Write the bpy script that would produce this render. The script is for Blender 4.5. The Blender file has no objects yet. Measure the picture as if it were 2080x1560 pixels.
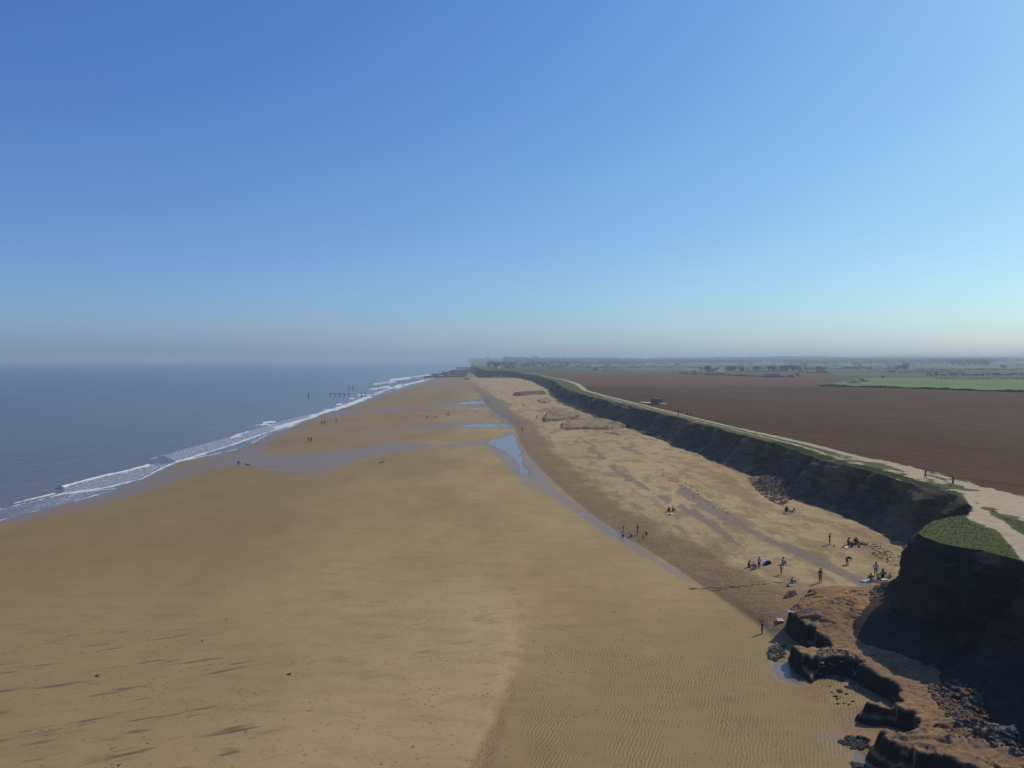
import bpy, math, random
import numpy as np
from mathutils import Vector

random.seed(7)
RS = np.random.RandomState(11)
SC = bpy.context.scene

# ------------------------------------------------------------------ camera
F = 1583.0                      # focal length in pixels of a 2080 px wide picture
CAMH = 30.0
PITCH = math.atan((780 - 731) / F)
cd = bpy.data.cameras.new('camera')
cam = bpy.data.objects.new('camera', cd)
SC.collection.objects.link(cam)
cam.location = (0, 0, CAMH)
cam.rotation_euler = (math.pi / 2 - PITCH, 0, 0)
cd.sensor_width = 36.0
cd.lens = 36.0 * F / 2080.0
cd.clip_start = 0.5
cd.clip_end = 60000
SC.camera = cam

# ------------------------------------------------------------------ light
SUN_EL = 42.0
SUN_AZ = 35.0                   # degrees forward of +X
w = bpy.data.worlds.new('World')
SC.world = w
w.use_nodes = True
wn = w.node_tree
bgn = wn.nodes['Background']
sky = wn.nodes.new('ShaderNodeTexSky')
sky.sky_type = 'NISHITA'
sky.sun_disc = False
sky.sun_elevation = math.radians(SUN_EL)
sky.sun_rotation = math.radians(90 - SUN_AZ)
sky.altitude = 0
sky.air_density = 1.0
sky.dust_density = 0.6
sky.ozone_density = 3.0
# deepen and tint the whole sky evenly (same everywhere, not by direction)
vm1 = wn.nodes.new('ShaderNodeVectorMath'); vm1.operation = 'SCALE'; vm1.inputs['Scale'].default_value = 0.09
wn.links.new(sky.outputs[0], vm1.inputs[0])
sp1 = wn.nodes.new('ShaderNodeSeparateXYZ'); wn.links.new(vm1.outputs[0], sp1.inputs[0])
vm2 = wn.nodes.new('ShaderNodeCombineXYZ')
for q_, (pw, gn) in enumerate(((1.45, 1.50), (1.42, 1.90), (.85, 1.32))):
    mp1 = wn.nodes.new('ShaderNodeMath'); mp1.operation = 'POWER'; mp1.inputs[1].default_value = pw
    mg1 = wn.nodes.new('ShaderNodeMath'); mg1.operation = 'MULTIPLY'; mg1.inputs[1].default_value = gn / .09
    wn.links.new(sp1.outputs[q_], mp1.inputs[0]); wn.links.new(mp1.outputs[0], mg1.inputs[0]); wn.links.new(mg1.outputs[0], vm2.inputs[q_])

tcn = wn.nodes.new('ShaderNodeTexCoord'); sxn = wn.nodes.new('ShaderNodeSeparateXYZ'); wn.links.new(tcn.outputs['Generated'], sxn.inputs[0])
rmp = wn.nodes.new('ShaderNodeValToRGB'); wn.links.new(sxn.outputs[2], rmp.inputs[0])   # murky layer of air low over the whole horizon
cr = rmp.color_ramp; cr.interpolation = 'B_SPLINE'
cr.elements[0].position = 0.0; cr.elements[0].color = (.52, .56, .84, 1)
cr.elements[1].position = .5; cr.elements[1].color = (1, 1, 1, 1)
e_ = cr.elements.new(.09); e_.color = (.68, .61, .88, 1)
e_ = cr.elements.new(.22); e_.color = (.86, .76, .83, 1)
vm3 = wn.nodes.new('ShaderNodeVectorMath'); vm3.operation = 'MULTIPLY'
wn.links.new(vm2.outputs[0], vm3.inputs[0]); wn.links.new(rmp.outputs[0], vm3.inputs[1]); wn.links.new(vm3.outputs[0], bgn.inputs[0])
bgn.inputs[1].default_value = 0.10
sl = bpy.data.lights.new('sun', 'SUN')
sl.energy = 3.6
sl.angle = math.radians(0.5)
sl.color = (1.0, 0.91, 0.76)
sun = bpy.data.objects.new('sun', sl)
SC.collection.objects.link(sun)
sd = Vector((math.cos(math.radians(SUN_AZ)) * math.cos(math.radians(SUN_EL)),
             math.sin(math.radians(SUN_AZ)) * math.cos(math.radians(SUN_EL)),
             math.sin(math.radians(SUN_EL))))
sun.rotation_euler = sd.to_track_quat('Z', 'Y').to_euler()
sun.location = (40, 40, 80)
vs = SC.view_settings
vs.view_transform = 'Standard'
vs.look = 'None'
vs.exposure = -0.15
vs.gamma = 1
vs.use_curve_mapping = False
SC.cycles.use_denoising = True
SC.cycles.max_bounces = 5
SC.cycles.diffuse_bounces = 1
SC.cycles.glossy_bounces = 2
SC.cycles.transparent_max_bounces = 6
SC.cycles.volume_bounces = 1

# ------------------------------------------------------------------ geometry helpers
SP, CP = math.sin(PITCH), math.cos(PITCH)


def proj(x, y, z):
    d = y * CP + (CAMH - z) * SP
    return 1040 + F * x / d, 780 - F * (y * SP - (CAMH - z) * CP) / d


def unp(u, v, z=0.3):
    a, b = (u - 1040) / F, -(v - 780) / F
    dy, dz = CP + b * SP, -SP + b * CP
    k = (z - CAMH) / dz
    return a * k, dy * k


def unps(pts, z=0.3):
    return np.array([unp(p[0], p[1], p[2] if len(p) > 2 else z) for p in pts])


def hash2(ix, iy, seed):
    h = (ix.astype(np.int64) * 374761393 + iy.astype(np.int64) * 668265263 + seed * 974711) & 0xffffffff
    h = ((h ^ (h >> 13)) * 1274126177) & 0xffffffff
    h = (h ^ (h >> 16)) & 0xffff
    return h / 32767.5 - 1.0


def vnoise(x, y, seed=0):
    x = np.asarray(x, float); y = np.asarray(y, float)
    ix = np.floor(x); iy = np.floor(y)
    fx = x - ix; fy = y - iy
    fx = fx * fx * fx * (fx * (fx * 6 - 15) + 10); fy = fy * fy * fy * (fy * (fy * 6 - 15) + 10)
    a = hash2(ix, iy, seed); b = hash2(ix + 1, iy, seed)
    c = hash2(ix, iy + 1, seed); d = hash2(ix + 1, iy + 1, seed)
    return (a * (1 - fx) + b * fx) * (1 - fy) + (c * (1 - fx) + d * fx) * fy


def fbm(x, y, seed=0, oct=4, gain=0.5):
    s = 0; a = 1.0; t = 0
    for k in range(oct):
        s = s + a * vnoise(x * 2 ** k + 17.3 * k, y * 2 ** k - 9.1 * k, seed + k * 31)
        t += a; a *= gain
    return s / t


def sstep(a, b, x):
    t = np.clip((x - a) / (b - a), 0, 1)
    return t * t * (3 - 2 * t)


def polysdf(px, py, poly):
    """signed distance, positive inside"""
    poly = np.asarray(poly, float)[:, :2]
    best = np.full(px.shape, 1e12); inside = np.zeros(px.shape, bool)
    n = len(poly)
    for i in range(n):
        ax, ay = poly[i]; bx, by = poly[(i + 1) % n]
        ex, ey = bx - ax, by - ay
        L = ex * ex + ey * ey + 1e-12
        t = np.clip(((px - ax) * ex + (py - ay) * ey) / L, 0, 1)
        d = (px - ax - t * ex) ** 2 + (py - ay - t * ey) ** 2
        np.minimum(best, d, out=best)
        if ay != by:
            c = ((ay > py) != (by > py)) & (px < (bx - ax) * (py - ay) / (by - ay) + ax)
            inside ^= c
    return np.sqrt(best) * np.where(inside, 1, -1)


def linedist(px, py, line):
    line = np.asarray(line, float)[:, :2]
    best = np.full(px.shape, 1e12)
    for i in range(len(line) - 1):
        ax, ay = line[i]; bx, by = line[i + 1]
        ex, ey = bx - ax, by - ay
        L = ex * ex + ey * ey + 1e-12
        t = np.clip(((px - ax) * ex + (py - ay) * ey) / L, 0, 1)
        np.minimum(best, (px - ax - t * ex) ** 2 + (py - ay - t * ey) ** 2, out=best)
    return np.sqrt(best)


def grid_mesh(name, X, Y, Z, attrs=None, flip=False, mask=None):
    R, Cc = X.shape
    me = bpy.data.meshes.new(name)
    co = np.stack([X, Y, Z], -1).reshape(-1, 3).astype(np.float32)
    idx = np.arange(R * Cc).reshape(R, Cc)
    q = np.stack([idx[:-1, :-1], idx[:-1, 1:], idx[1:, 1:], idx[1:, :-1]], -1).reshape(-1, 4)
    if mask is not None:
        q = q[mask.reshape(-1)]
    if flip:
        q = q[:, ::-1]
    me.vertices.add(len(co)); me.vertices.foreach_set('co', co.ravel())
    me.loops.add(q.size); me.loops.foreach_set('vertex_index', q.ravel().astype(np.int32))
    me.polygons.add(len(q))
    me.polygons.foreach_set('loop_start', np.arange(0, q.size, 4, dtype=np.int32))
    me.polygons.foreach_set('loop_total', np.full(len(q), 4, np.int32))
    me.update(calc_edges=True)
    me.polygons.foreach_set('use_smooth', np.ones(len(q), bool))
    for k, a in (attrs or {}).items():
        at = me.attributes.new(k, 'FLOAT_COLOR', 'POINT')
        arr = np.zeros((R * Cc, 4), np.float32)
        for i, c in enumerate(a):
            arr[:, i] = np.asarray(c).reshape(-1)
        at.data.foreach_set('color', arr.ravel())
    return me


def tri_mesh(name, verts, faces, smooth=False):
    me = bpy.data.meshes.new(name)
    me.from_pydata([tuple(map(float, v)) for v in verts], [], [tuple(map(int, f)) for f in faces])
    me.update()
    if smooth:
        me.polygons.foreach_set('use_smooth', np.ones(len(me.polygons), bool))
    return me


def mk(name, me, mat=None, parent=None, loc=None, rz=0.0, scale=None):
    o = bpy.data.objects.new(name, me)
    SC.collection.objects.link(o)
    if mat is not None and me is not None:
        if not me.materials:
            me.materials.append(mat)
        elif me.materials[0] is not mat:
            o.material_slots[0].link = 'OBJECT'
            o.material_slots[0].material = mat
    if parent is not None:
        o.parent = parent
    if loc is not None:
        o.location = loc
    o.rotation_euler[2] = rz
    if scale is not None:
        o.scale = scale if hasattr(scale, '__len__') else (scale,) * 3
    return o


def thing(name, label, cat, loc=(0, 0, 0), rz=0.0, group=None, scale=None):
    o = bpy.data.objects.new(name, None)
    SC.collection.objects.link(o)
    o.empty_display_size = 0.3
    o.location = loc; o.rotation_euler[2] = rz
    if scale is not None:
        o.scale = scale if hasattr(scale, '__len__') else (scale,) * 3
    return tag(o, label, cat, group)


def tag(o, label, cat, group=None, kind=None):
    o['label'] = label
    if cat: o['category'] = cat
    if group: o['group'] = group
    if kind: o['kind'] = kind
    return o


def struct(o, label=None):
    o['kind'] = 'structure'
    if label: o['label'] = label
    return o


# ------------------------------------------------------------------ materials
class M:
    def __init__(s, name):
        s.m = bpy.data.materials.new(name); s.m.use_nodes = True
        s.nt = s.m.node_tree; s.b = s.nt.nodes['Principled BSDF']
        s.b.inputs['Specular IOR Level'].default_value = 0.25

    def n(s, t, **k):
        nd = s.nt.nodes.new(t)
        for a, v in k.items():
            if a.startswith('i_'):
                nd.inputs[a[2:].replace('_', ' ')].default_value = v
            else:
                setattr(nd, a, v)
        return nd

    def l(s, a, b):
        s.nt.links.new(a, b)

    def pos(s):
        if not hasattr(s, '_p'):
            s._p = s.n('ShaderNodeNewGeometry').outputs['Position']
        return s._p

    def noise(s, scale, detail=4, rough=0.55, stretch=None, rot=0.0, src=None, dist=0.0):
        p = src or s.pos()
        if stretch or rot:
            if rot:
                mr = s.n('ShaderNodeMapping'); s.l(p, mr.inputs[0])
                mr.inputs['Rotation'].default_value = (0, 0, rot)
                p = mr.outputs[0]
            mp = s.n('ShaderNodeMapping'); s.l(p, mp.inputs[0])
            mp.inputs['Scale'].default_value = stretch or (1, 1, 1)
            p = mp.outputs[0]
        nd = s.n('ShaderNodeTexNoise'); s.l(p, nd.inputs['Vector'])
        nd.inputs['Scale'].default_value = scale; nd.inputs['Detail'].default_value = detail
        nd.inputs['Roughness'].default_value = rough; nd.inputs['Distortion'].default_value = dist
        return nd.outputs['Fac']

    def ramp(s, fac, a, b, lo=0.0, hi=1.0, smooth=True):
        nd = s.n('ShaderNodeMapRange'); nd.interpolation_type = 'SMOOTHSTEP' if smooth else 'LINEAR'
        s.l(fac, nd.inputs['Value'])
        for k, v in (('From Min', a), ('From Max', b), ('To Min', lo), ('To Max', hi)):
            nd.inputs[k].default_value = v
        return nd.outputs[0]

    def math(s, op, a, b=None, c=None, clamp=False):
        nd = s.n('ShaderNodeMath', operation=op); nd.use_clamp = clamp
        for i, v in enumerate((a, b, c)):
            if v is None: continue
            if isinstance(v, (int, float)): nd.inputs[i].default_value = v
            else: s.l(v, nd.inputs[i])
        return nd.outputs[0]

    def mix(s, fac, a, b):
        nd = s.n('ShaderNodeMix', data_type='RGBA'); nd.clamp_factor = True
        for sock, v in ((nd.inputs[0], fac), (nd.inputs[6], a), (nd.inputs[7], b)):
            if isinstance(v, (int, float)): sock.default_value = v
            elif isinstance(v, tuple): sock.default_value = (*v, 1)
            else: s.l(v, sock)
        return nd.outputs[2]

    def attr(s, name):
        a = s.n('ShaderNodeAttribute', attribute_name=name)
        sp = s.n('ShaderNodeSeparateColor'); s.l(a.outputs['Color'], sp.inputs[0])
        return sp.outputs[0], sp.outputs[1], sp.outputs[2], a.outputs['Alpha']

    def bump(s, h, strength, dist, prev=None):
        nd = s.n('ShaderNodeBump'); nd.inputs['Strength'].default_value = strength
        nd.inputs['Distance'].default_value = dist
        s.l(h, nd.inputs['Height'])
        if prev: s.l(prev, nd.inputs['Normal'])
        return nd.outputs[0]

    def out(s, col=None, rough=None, normal=None, spec=None):
        for k, v in (('Base Color', col), ('Roughness', rough), ('Normal', normal), ('Specular IOR Level', spec)):
            if v is None: continue
            if isinstance(v, (int, float)): s.b.inputs[k].default_value = v
            elif isinstance(v, tuple): s.b.inputs[k].default_value = (*v, 1)
            else: s.l(v, s.b.inputs[k])
        return s.m


def plain(name, col, rough=0.8, var=0.25, scale=3.0, bump=0.0):
    m = M(name)
    f = m.noise(scale, 4)
    c = m.mix(m.ramp(f, .3, .7), tuple(x * (1 - var) for x in col), tuple(min(1, x * (1 + var)) for x in col))
    nm = m.bump(f, bump, 0.1) if bump else None
    return m.out(c, rough, nm)


# ------------------------------------------------------------------ coast lines (world, functions of y)
def curve(pts):
    a = np.array(sorted([(p[1], p[0]) for p in pts]))
    return lambda y: np.interp(y, a[:, 0], a[:, 1])


def pxcurve(px, extra=()):
    return curve([tuple(unp(*p)) for p in px] + list(extra))


TOP_PX = [(2080, 1140, 12), (2000, 1118, 12), (1950, 1112, 12), (1920, 1105, 12), (1880, 1092, 12), (1868, 1078, 12),
          (1890, 1062, 11.7), (1930, 1057, 11.4), (1965, 1052, 11.2), (1972, 1035, 10.9), (1968, 1018, 10.6),
          (1940, 1000, 10.4), (1900, 993, 10.2), (1850, 982, 10), (1800, 968, 10), (1740, 951, 10), (1680, 932, 10), (1620, 913, 10),
          (1560, 897, 10), (1500, 882, 10), (1450, 868, 10), (1400, 852, 10), (1340, 838, 10), (1290, 826, 10),
          (1230, 813, 10), (1180, 800, 10), (1150, 790, 10), (1128, 775, 10), (1105, 768, 10), (1090, 762, 10.5),
          (975, 749, 14), (968, 745, 14)]
x_top = pxcurve(TOP_PX, [(15, 1180), (2, 1196), (-20, 1204), (-42, 1212), (44.9, 65.5), (44.5, 61.4), (44, 55), (43, 45), (42, 30), (42, -40), (-150, 3000), (-300, 6000), (-520, 9500), (-800, 14000)])


def z_top(y):
    return 10 + 2 * sstep(118, 82, y) + 4 * sstep(1165, 1222, y)


x_foot = pxcurve([(1600, 1330, .3), (1540, 1270, .3), (1430, 1195, .3), (1350, 1140, .3), (1262, 1086, .3), (1200, 1044, .3),
                  (1150, 1003, .3), (1100, 955, .3), (1070, 922, .3), (1052, 890, .3), (1045, 865, .3), (1000, 835, .3),
                  (982, 815, .3), (974, 800, .3), (955, 785, .3), (952, 772, .3), (957, 760, .3), (965, 748, .3)],
                 [(29, 60), (30, 30), (-190, 4300), (-380, 9000), (-700, 14000)])
x_shore = pxcurve([(0, 1058, 0), (52, 1044, 0), (104, 1032, 0), (138, 1020, 0), (187, 1009, 0), (235, 994, 0), (251, 983, 0),
                   (294, 966, 0), (346, 949, 0), (364, 937, 0), (401, 930, 0), (460, 919, 0), (502, 907, 0), (540, 885, 0),
                   (590, 868, 0), (650, 842, 0), (720, 822, 0), (770, 803, 0), (812, 790, 0), (880, 770, 0), (930, 756, 0),
                   (950, 748, 0), (965, 742, 0)], [(-96, 120), (-98, 60), (-400, 9000), (-720, 14000)])
x_field = pxcurve([(2080, 1005, 10.4), (2000, 985, 10.3), (1870, 953, 10), (1760, 929, 10), (1640, 899, 10), (1500, 869, 10),
                   (1400, 845, 10), (1300, 820, 10), (1230, 803, 10), (1195, 793, 10), (1180, 780, 10), (1150, 771, 10),
                   (1110, 765, 10), (1100, 760, 10)], [(74, 90), (72, 60), (70, 0), (70, -40)])

ROCK_SEED = 5
# near clay platform: rim outline (image trace of the real ledge, at its top height)
PLAT_PX = [(1755, 1203), (1700, 1196), (1650, 1200), (1634, 1210), (1622, 1232), (1608, 1243), (1593, 1254), (1612, 1268), (1635, 1282), (1662, 1288), (1674, 1297),
           (1665, 1306), (1640, 1309), (1618, 1301), (1597, 1291), (1600, 1306), (1615, 1322), (1636, 1338), (1648, 1348),
           (1640, 1362), (1650, 1366), (1656, 1342), (1690, 1331), (1716, 1333), (1742, 1347), (1775, 1364), (1800, 1380),
           (1813, 1398), (1818, 1412), (1790, 1409), (1760, 1403), (1740, 1402), (1729, 1410), (1738, 1421), (1775, 1428),
           (1820, 1431), (1848, 1440), (1846, 1454), (1830, 1469), (1796, 1468), (1765, 1471), (1756, 1482), (1770, 1497), (1800, 1516),
           (1835, 1527), (1890, 1532), (1925, 1547), (1960, 1568), (2010, 1620), (2100, 1760)]
plat_poly = [tuple(unp(u, v, 2.4)) for u, v in PLAT_PX] + [(46, 40), (56, 44), (56, 88), (48, 95)]
plat_poly = np.array(plat_poly)


def upper_z(x, y):
    """height of the upper beach above the lower flat"""
    xf = x_foot(y); xt = x_top(y) - 5
    wd = np.maximum(xt - xf, 6)
    t = np.clip((x - xf) / wd, 0, 1.4)
    z = 2.35 * (1 - np.exp(-3.2 * t)) / (1 - math.exp(-3.2))
    # berm falls away in front of the clay ledges, close to the camera
    near = sstep(80, 87, y)
    return z * (0.12 + 0.88 * near) * (x > xf)


BAR = [(820, 1152), (900, 1150), (965, 1158), (1010, 1178), (1040, 1215), (1052, 1265), (1045, 1320), (1030, 1380), (1008, 1450), (985, 1510), (955, 1575), (930, 1640), (850, 1800)]
WETS = [
    [(-400, 1110), (0, 1048), (104, 1022), (239, 982), (346, 936), (460, 908), (540, 876), (598, 862), (588, 882), (555, 898), (520, 918), (600, 924), (680, 916),
     (740, 906), (800, 897), (850, 899), (900, 904), (985, 892), (990, 904), (880, 912), (800, 920), (730, 930), (700, 950),
     (640, 968), (560, 962), (485, 948), (415, 960), (360, 978), (311, 995), (240, 1015), (173, 1036), (60, 1056), (0, 1064), (-400, 1140)],
    [(560, 898), (600, 895), (630, 893), (640, 896), (600, 902), (560, 908)],
    [(590, 868), (650, 868), (720, 869), (785, 868), (885, 861), (950, 851), (1035, 861), (1042, 869), (950, 871), (885, 874),
     (820, 884), (780, 886), (720, 877), (640, 876), (590, 880)],
    [(585, 866), (650, 838), (720, 817), (812, 786), (880, 766), (900, 770), (840, 790), (770, 812), (740, 824), (700, 830), (800, 828), (885, 822), (935, 814),
     (992, 810), (992, 822), (930, 824), (885, 829), (800, 837), (720, 842), (670, 850), (620, 862)],
    [(820, 796), (850, 786), (900, 786), (950, 788), (978, 797), (985, 806), (960, 797), (900, 794), (850, 798)],
    [(985, 902), (1040, 876), (1056, 900), (1088, 945), (1133, 996), (1203, 1046), (1265, 1088), (1352, 1144), (1442, 1202),
     (1432, 1207), (1330, 1146), (1250, 1098), (1180, 1052), (1120, 1010), (1060, 985), (1020, 935)],
    [(1560, 1345), (1575, 1380), (1610, 1398), (1655, 1392), (1670, 1370), (1620, 1340)],
    [(1650, 1480), (1700, 1478), (1740, 1500), (1780, 1560), (1700, 1545), (1655, 1510)],
]
POOLS = [
    ([(992, 900), (1040, 881), (1049, 895), (1055, 913), (1062, 935), (1072, 958), (1076, 968), (1058, 958), (1040, 936), (1024, 916), (1006, 908)], .30),
    ([(938, 866), (960, 861), (1030, 862), (1036, 867), (990, 868)], .30),
    ([(925, 820), (950, 815), (990, 813), (994, 819), (950, 822)], .30),
    ([(938, 832), (955, 828), (975, 829), (972, 833)], .30),
    ([(1561, 1352), (1580, 1344), (1620, 1350), (1655, 1360), (1652, 1382), (1612, 1388), (1580, 1378)], .30),
    ([(1728, 1530), (1745, 1525), (1762, 1532), (1764, 1550), (1745, 1556), (1730, 1548)], .30),
]


def lower_masks(x, y, u, v):
    wet = np.zeros(x.shape)
    for k, p in enumerate(WETS):
        b = np.array(p); bb = (u > b[:, 0].min() - 60) & (u < b[:, 0].max() + 60) & (v > b[:, 1].min() - 30) & (v < b[:, 1].max() + 30)
        s = np.full(x.shape, -50.0)
        s[bb] = polysdf(u[bb] * .35, v[bb], [(q[0] * .35, q[1]) for q in p])
        edge = 5 if k == 0 else 3
        wet = np.maximum(wet, sstep(-edge, edge, s + 1.5 + 4.5 * fbm(x / 14, y / 22, 3, 4) - 1.0) * (1, .6, .8, .85, .6, 1, 1, .8)[k])
    return wet


def beach_height(x, y, u=None, v=None, full=False):
    x = np.asarray(x, float); y = np.asarray(y, float)
    z = np.full(x.shape, 0.36)
    if u is None:
        u, v = proj(x, y, 0.3)
    xs = x_shore(y)
    sh = x - xs
    z = np.where(sh < 14, 0.36 * sstep(-1, 16, sh) + np.minimum(sh, 0) * 0.03 - .02, z)
    z = z + 0.03 * fbm(x / 14, y / 22, 8, 3)
    # sand bar with a steeper lee side
    near = (v > 1080)
    side = np.zeros(x.shape)
    if near.any():
        bar = np.array(BAR + [(0, 1800), (-600, 1500), (-100, 1200), (500, 1150)])
        s = polysdf(u[near], v[near], bar)
        soft_ = 20 + 60 * sstep(1330, 1180, v[near])
        side[near] = sstep(-soft_, soft_, s + 10 * fbm(x[near] / 3, y[near] / 3, 81, 3))
    z = z + 0.2 * side * sstep(1140, 1200, v)
    pool = np.zeros(x.shape)
    for p, _ in POOLS:
        b = np.array(p); bb = (u > b[:, 0].min() - 30) & (u < b[:, 0].max() + 30) & (v > b[:, 1].min() - 15) & (v < b[:, 1].max() + 15)
        if bb.any():
            s = np.full(x.shape, -50.0)
            s[bb] = polysdf(u[bb] * .5, v[bb], [(q[0] * .5, q[1]) for q in p])
            pool = np.maximum(pool, sstep(-4.0, 5.0, s + 4.5 * fbm(x / 3.5, y / 9, 84, 4)))
    z = z - 0.13 * pool
    uz = upper_z(x, y)
    z = z + uz
    up = sstep(0, 0.6, uz)
    z = z + up * (0.10 * fbm(x / 5, y / 5, 21, 4) + 0.05 * fbm(x / 1.6, y / 1.6, 22, 2))
    # cross-shore drainage ribs at the far berm
    rib = sstep(200, 260, y) * sstep(520, 330, y) * up * sstep(2.3, 1.2, uz)
    z = z + rib * 0.10 * np.sin(y * 0.42 + x * .08 + 3 * fbm(x / 12, y / 12, 4, 2))
    if full:
        return z, uz, pool, side
    return z


# ------------------------------------------------------------------ beach
def yrows(y0, y1, k, mn):
    ys = [y0]
    while ys[-1] < y1:
        ys.append(ys[-1] + max(mn, ys[-1] * k))
    return np.array(ys)


ys = yrows(40, 14000, 0.0042, 0.22)
# columns follow the coast: from 30 m seaward of the shoreline to under the cliff
tcol = np.concatenate([np.linspace(-0.12, 0.60, 260)[:-1], np.linspace(0.60, 1.0, 300)])
xs_, xt_ = x_shore(ys), x_top(ys) + 6
X = xs_[:, None] + (xt_ - xs_)[:, None] * tcol[None, :]
Y = np.repeat(ys[:, None], len(tcol), 1)
U, V = proj(X, Y, 0.3)
Zb, UZ, POOL, SIDE = beach_height(X, Y, U, V, True)
Ub, Vb = proj(X, Y, Zb)
MOT = sstep(.0, .36, fbm(X / 2.2, Y / 6.5 + X / 14, 310, 5))
WET = lower_masks(X, Y, U, V) * (.8 + .35 * fbm(X / 25, Y / 12, 13, 3))
up = sstep(0, 0.5, UZ)
# dark damp foot of the berm
dft = X - x_foot(Y)
DARK = sstep(-.3, .3, dft) * sstep(11.0 + 2.5 * fbm(Y / 5, X / 9, 6, 3), 4.5, dft - 2.0 * sstep(150, 300, Y)) * sstep(1400, 700, Y) * sstep(78, 86, Y)
DARK = DARK * (0.75 + .25 * fbm(X / 6, Y / 6, 5, 2))
dl_ = linedist(U - 14, V, BAR)
trough = sstep(34, 3, dl_ + 6 * fbm(X / 1.5, Y / 3, 82, 3)) * sstep(1130, 1150, V)
DARK = np.maximum(DARK, trough * (0.22 + .55 * sstep(1380, 1520, V) + .25 * sstep(.05, .3, fbm(X / 1.1, Y / 2.0, 83, 2)) * sstep(12, 4, dl_)))
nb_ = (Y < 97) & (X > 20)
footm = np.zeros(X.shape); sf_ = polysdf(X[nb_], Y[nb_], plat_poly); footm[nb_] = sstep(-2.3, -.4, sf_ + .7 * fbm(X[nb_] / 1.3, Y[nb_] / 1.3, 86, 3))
DARK = np.maximum(DARK, footm)  # bay floors darkened too: their shade put into the wet scoured sand
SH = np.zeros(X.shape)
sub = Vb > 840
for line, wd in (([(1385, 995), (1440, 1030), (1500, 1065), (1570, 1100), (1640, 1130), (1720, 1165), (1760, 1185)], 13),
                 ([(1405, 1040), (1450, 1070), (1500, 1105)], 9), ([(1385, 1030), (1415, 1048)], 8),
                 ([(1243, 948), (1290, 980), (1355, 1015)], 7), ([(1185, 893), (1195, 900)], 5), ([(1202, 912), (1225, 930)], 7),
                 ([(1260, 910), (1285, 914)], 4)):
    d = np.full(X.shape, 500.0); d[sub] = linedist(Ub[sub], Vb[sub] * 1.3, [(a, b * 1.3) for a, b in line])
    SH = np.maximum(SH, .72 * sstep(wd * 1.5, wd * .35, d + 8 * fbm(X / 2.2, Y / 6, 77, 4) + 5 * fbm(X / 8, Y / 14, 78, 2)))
# far stony patch
d = polysdf(U, V * 2, [(975, 1600), (1005, 1612), (1035, 1650), (1050, 1700), (1060, 1745), (1030, 1738), (1000, 1700), (985, 1660), (965, 1635)])
SH = np.maximum(SH, .85 * sstep(-14, 14, d + 12 * fbm(X / 8, Y / 12, 9, 3)))
d = linedist(U, V * 2, [(880, 1645), (910, 1636), (950, 1632), (990, 1630)])
SH = np.maximum(SH, .8 * sstep(7, 2, d))
RIP = sstep(1230, 1340, V) * (1 - SIDE) * sstep(1640, 1480, U + 60 * fbm(X / 8, Y / 8, 12, 2)) * sstep(1010, 1120, U + 40 * fbm(X / 7, Y / 7, 14, 2))
RIP = np.maximum(RIP, sstep(1280, 1420, V) * (U > 1100) * .7)
RIP = np.maximum(RIP, .55 * np.exp(-((UZ - .5) / .5) ** 2) * (UZ > 0) * (Y < 150))
STR = sstep(1240, 1330, V) * sstep(640, 480, U + 60 * fbm(X / 6, Y / 6, 15, 2)) + .35 * sstep(1180, 1240, V) * SIDE * sstep(560, 700, U) * sstep(1500, 1400, V)
CLAYN = sstep(0, 1, polysdf(X, Y, plat_poly) + 2.5) * 0
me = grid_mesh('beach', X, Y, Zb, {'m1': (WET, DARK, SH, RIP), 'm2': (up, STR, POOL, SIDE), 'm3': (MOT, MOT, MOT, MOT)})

m = M('sand')
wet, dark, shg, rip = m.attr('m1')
upm, strk, poolm, sidem = m.attr('m2')
n_big = m.noise(0.045, 5, .6, (1, .45, 1))
n_mid = m.noise(0.35, 5, .6, (.5, 1.4, 1), .1)
n_fine = m.noise(5.0, 5, .7)
n_speck = m.noise(2.6, 4, .75)
low = m.mix(m.ramp(n_big, .35, .65), (.31, .208, .082), (.385, .268, .110))
low = m.mix(m.math('MULTIPLY', sidem, .5), low, (.46, .335, .160))
gxy = m.n('ShaderNodeSeparateXYZ'); m.l(m.pos(), gxy.inputs[0])
moist_vignette = m.ramp(m.math('ADD', gxy.outputs[0], m.math('MULTIPLY', n_big, 30)), -45, 22, .62, 0)  # seaward damp plus lens vignette, both darkening the sand colour
moist_vignette = m.math('MAXIMUM', moist_vignette, m.math('MULTIPLY', m.ramp(gxy.outputs[1], 50, 105, .42, 0), m.math('SUBTRACT', 1.0, m.math('MULTIPLY', sidem, .8))))
low = m.mix(moist_vignette, low, (.195, .130, .050))
upc = m.mix(m.ramp(n_big, .3, .7), (.40, .285, .135), (.47, .345, .175))
upc = m.mix(m.ramp(m.noise(.22, 6, .7, (1, .5, 1), .5), .52, .66, 0, .6), upc, (.27, .18, .078))
mot = m.attr('m3')[0]
upc = m.mix(m.math('MULTIPLY', mot, .62), upc, (.25, .165, .078))
upc = m.mix(m.ramp(m.noise(.8, 6, .75, (1.6, .7, 1)), .54, .70, 0, .55), upc, (.22, .155, .085))
upc = m.mix(m.ramp(n_speck, .54, .68, 0, .6), upc, (.19, .135, .08))
c = m.mix(upm, low, upc)
c = m.mix(m.ramp(n_mid, .42, .72, 0, .30), c, (.19, .125, .062))
c = m.mix(m.ramp(n_speck, .56, .68, 0, .5), c, (.15, .10, .052))
pit = m.n('ShaderNodeTexVoronoi', feature='F1'); m.l(m.pos(), pit.inputs['Vector']); pit.inputs['Scale'].default_value = 1.3
c = m.mix(m.math('MULTIPLY', m.ramp(pit.outputs['Distance'], .12, .24, .65, 0), m.ramp(m.noise(.18, 4, .6), .44, .58)), c, (.13, .09, .05))
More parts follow.
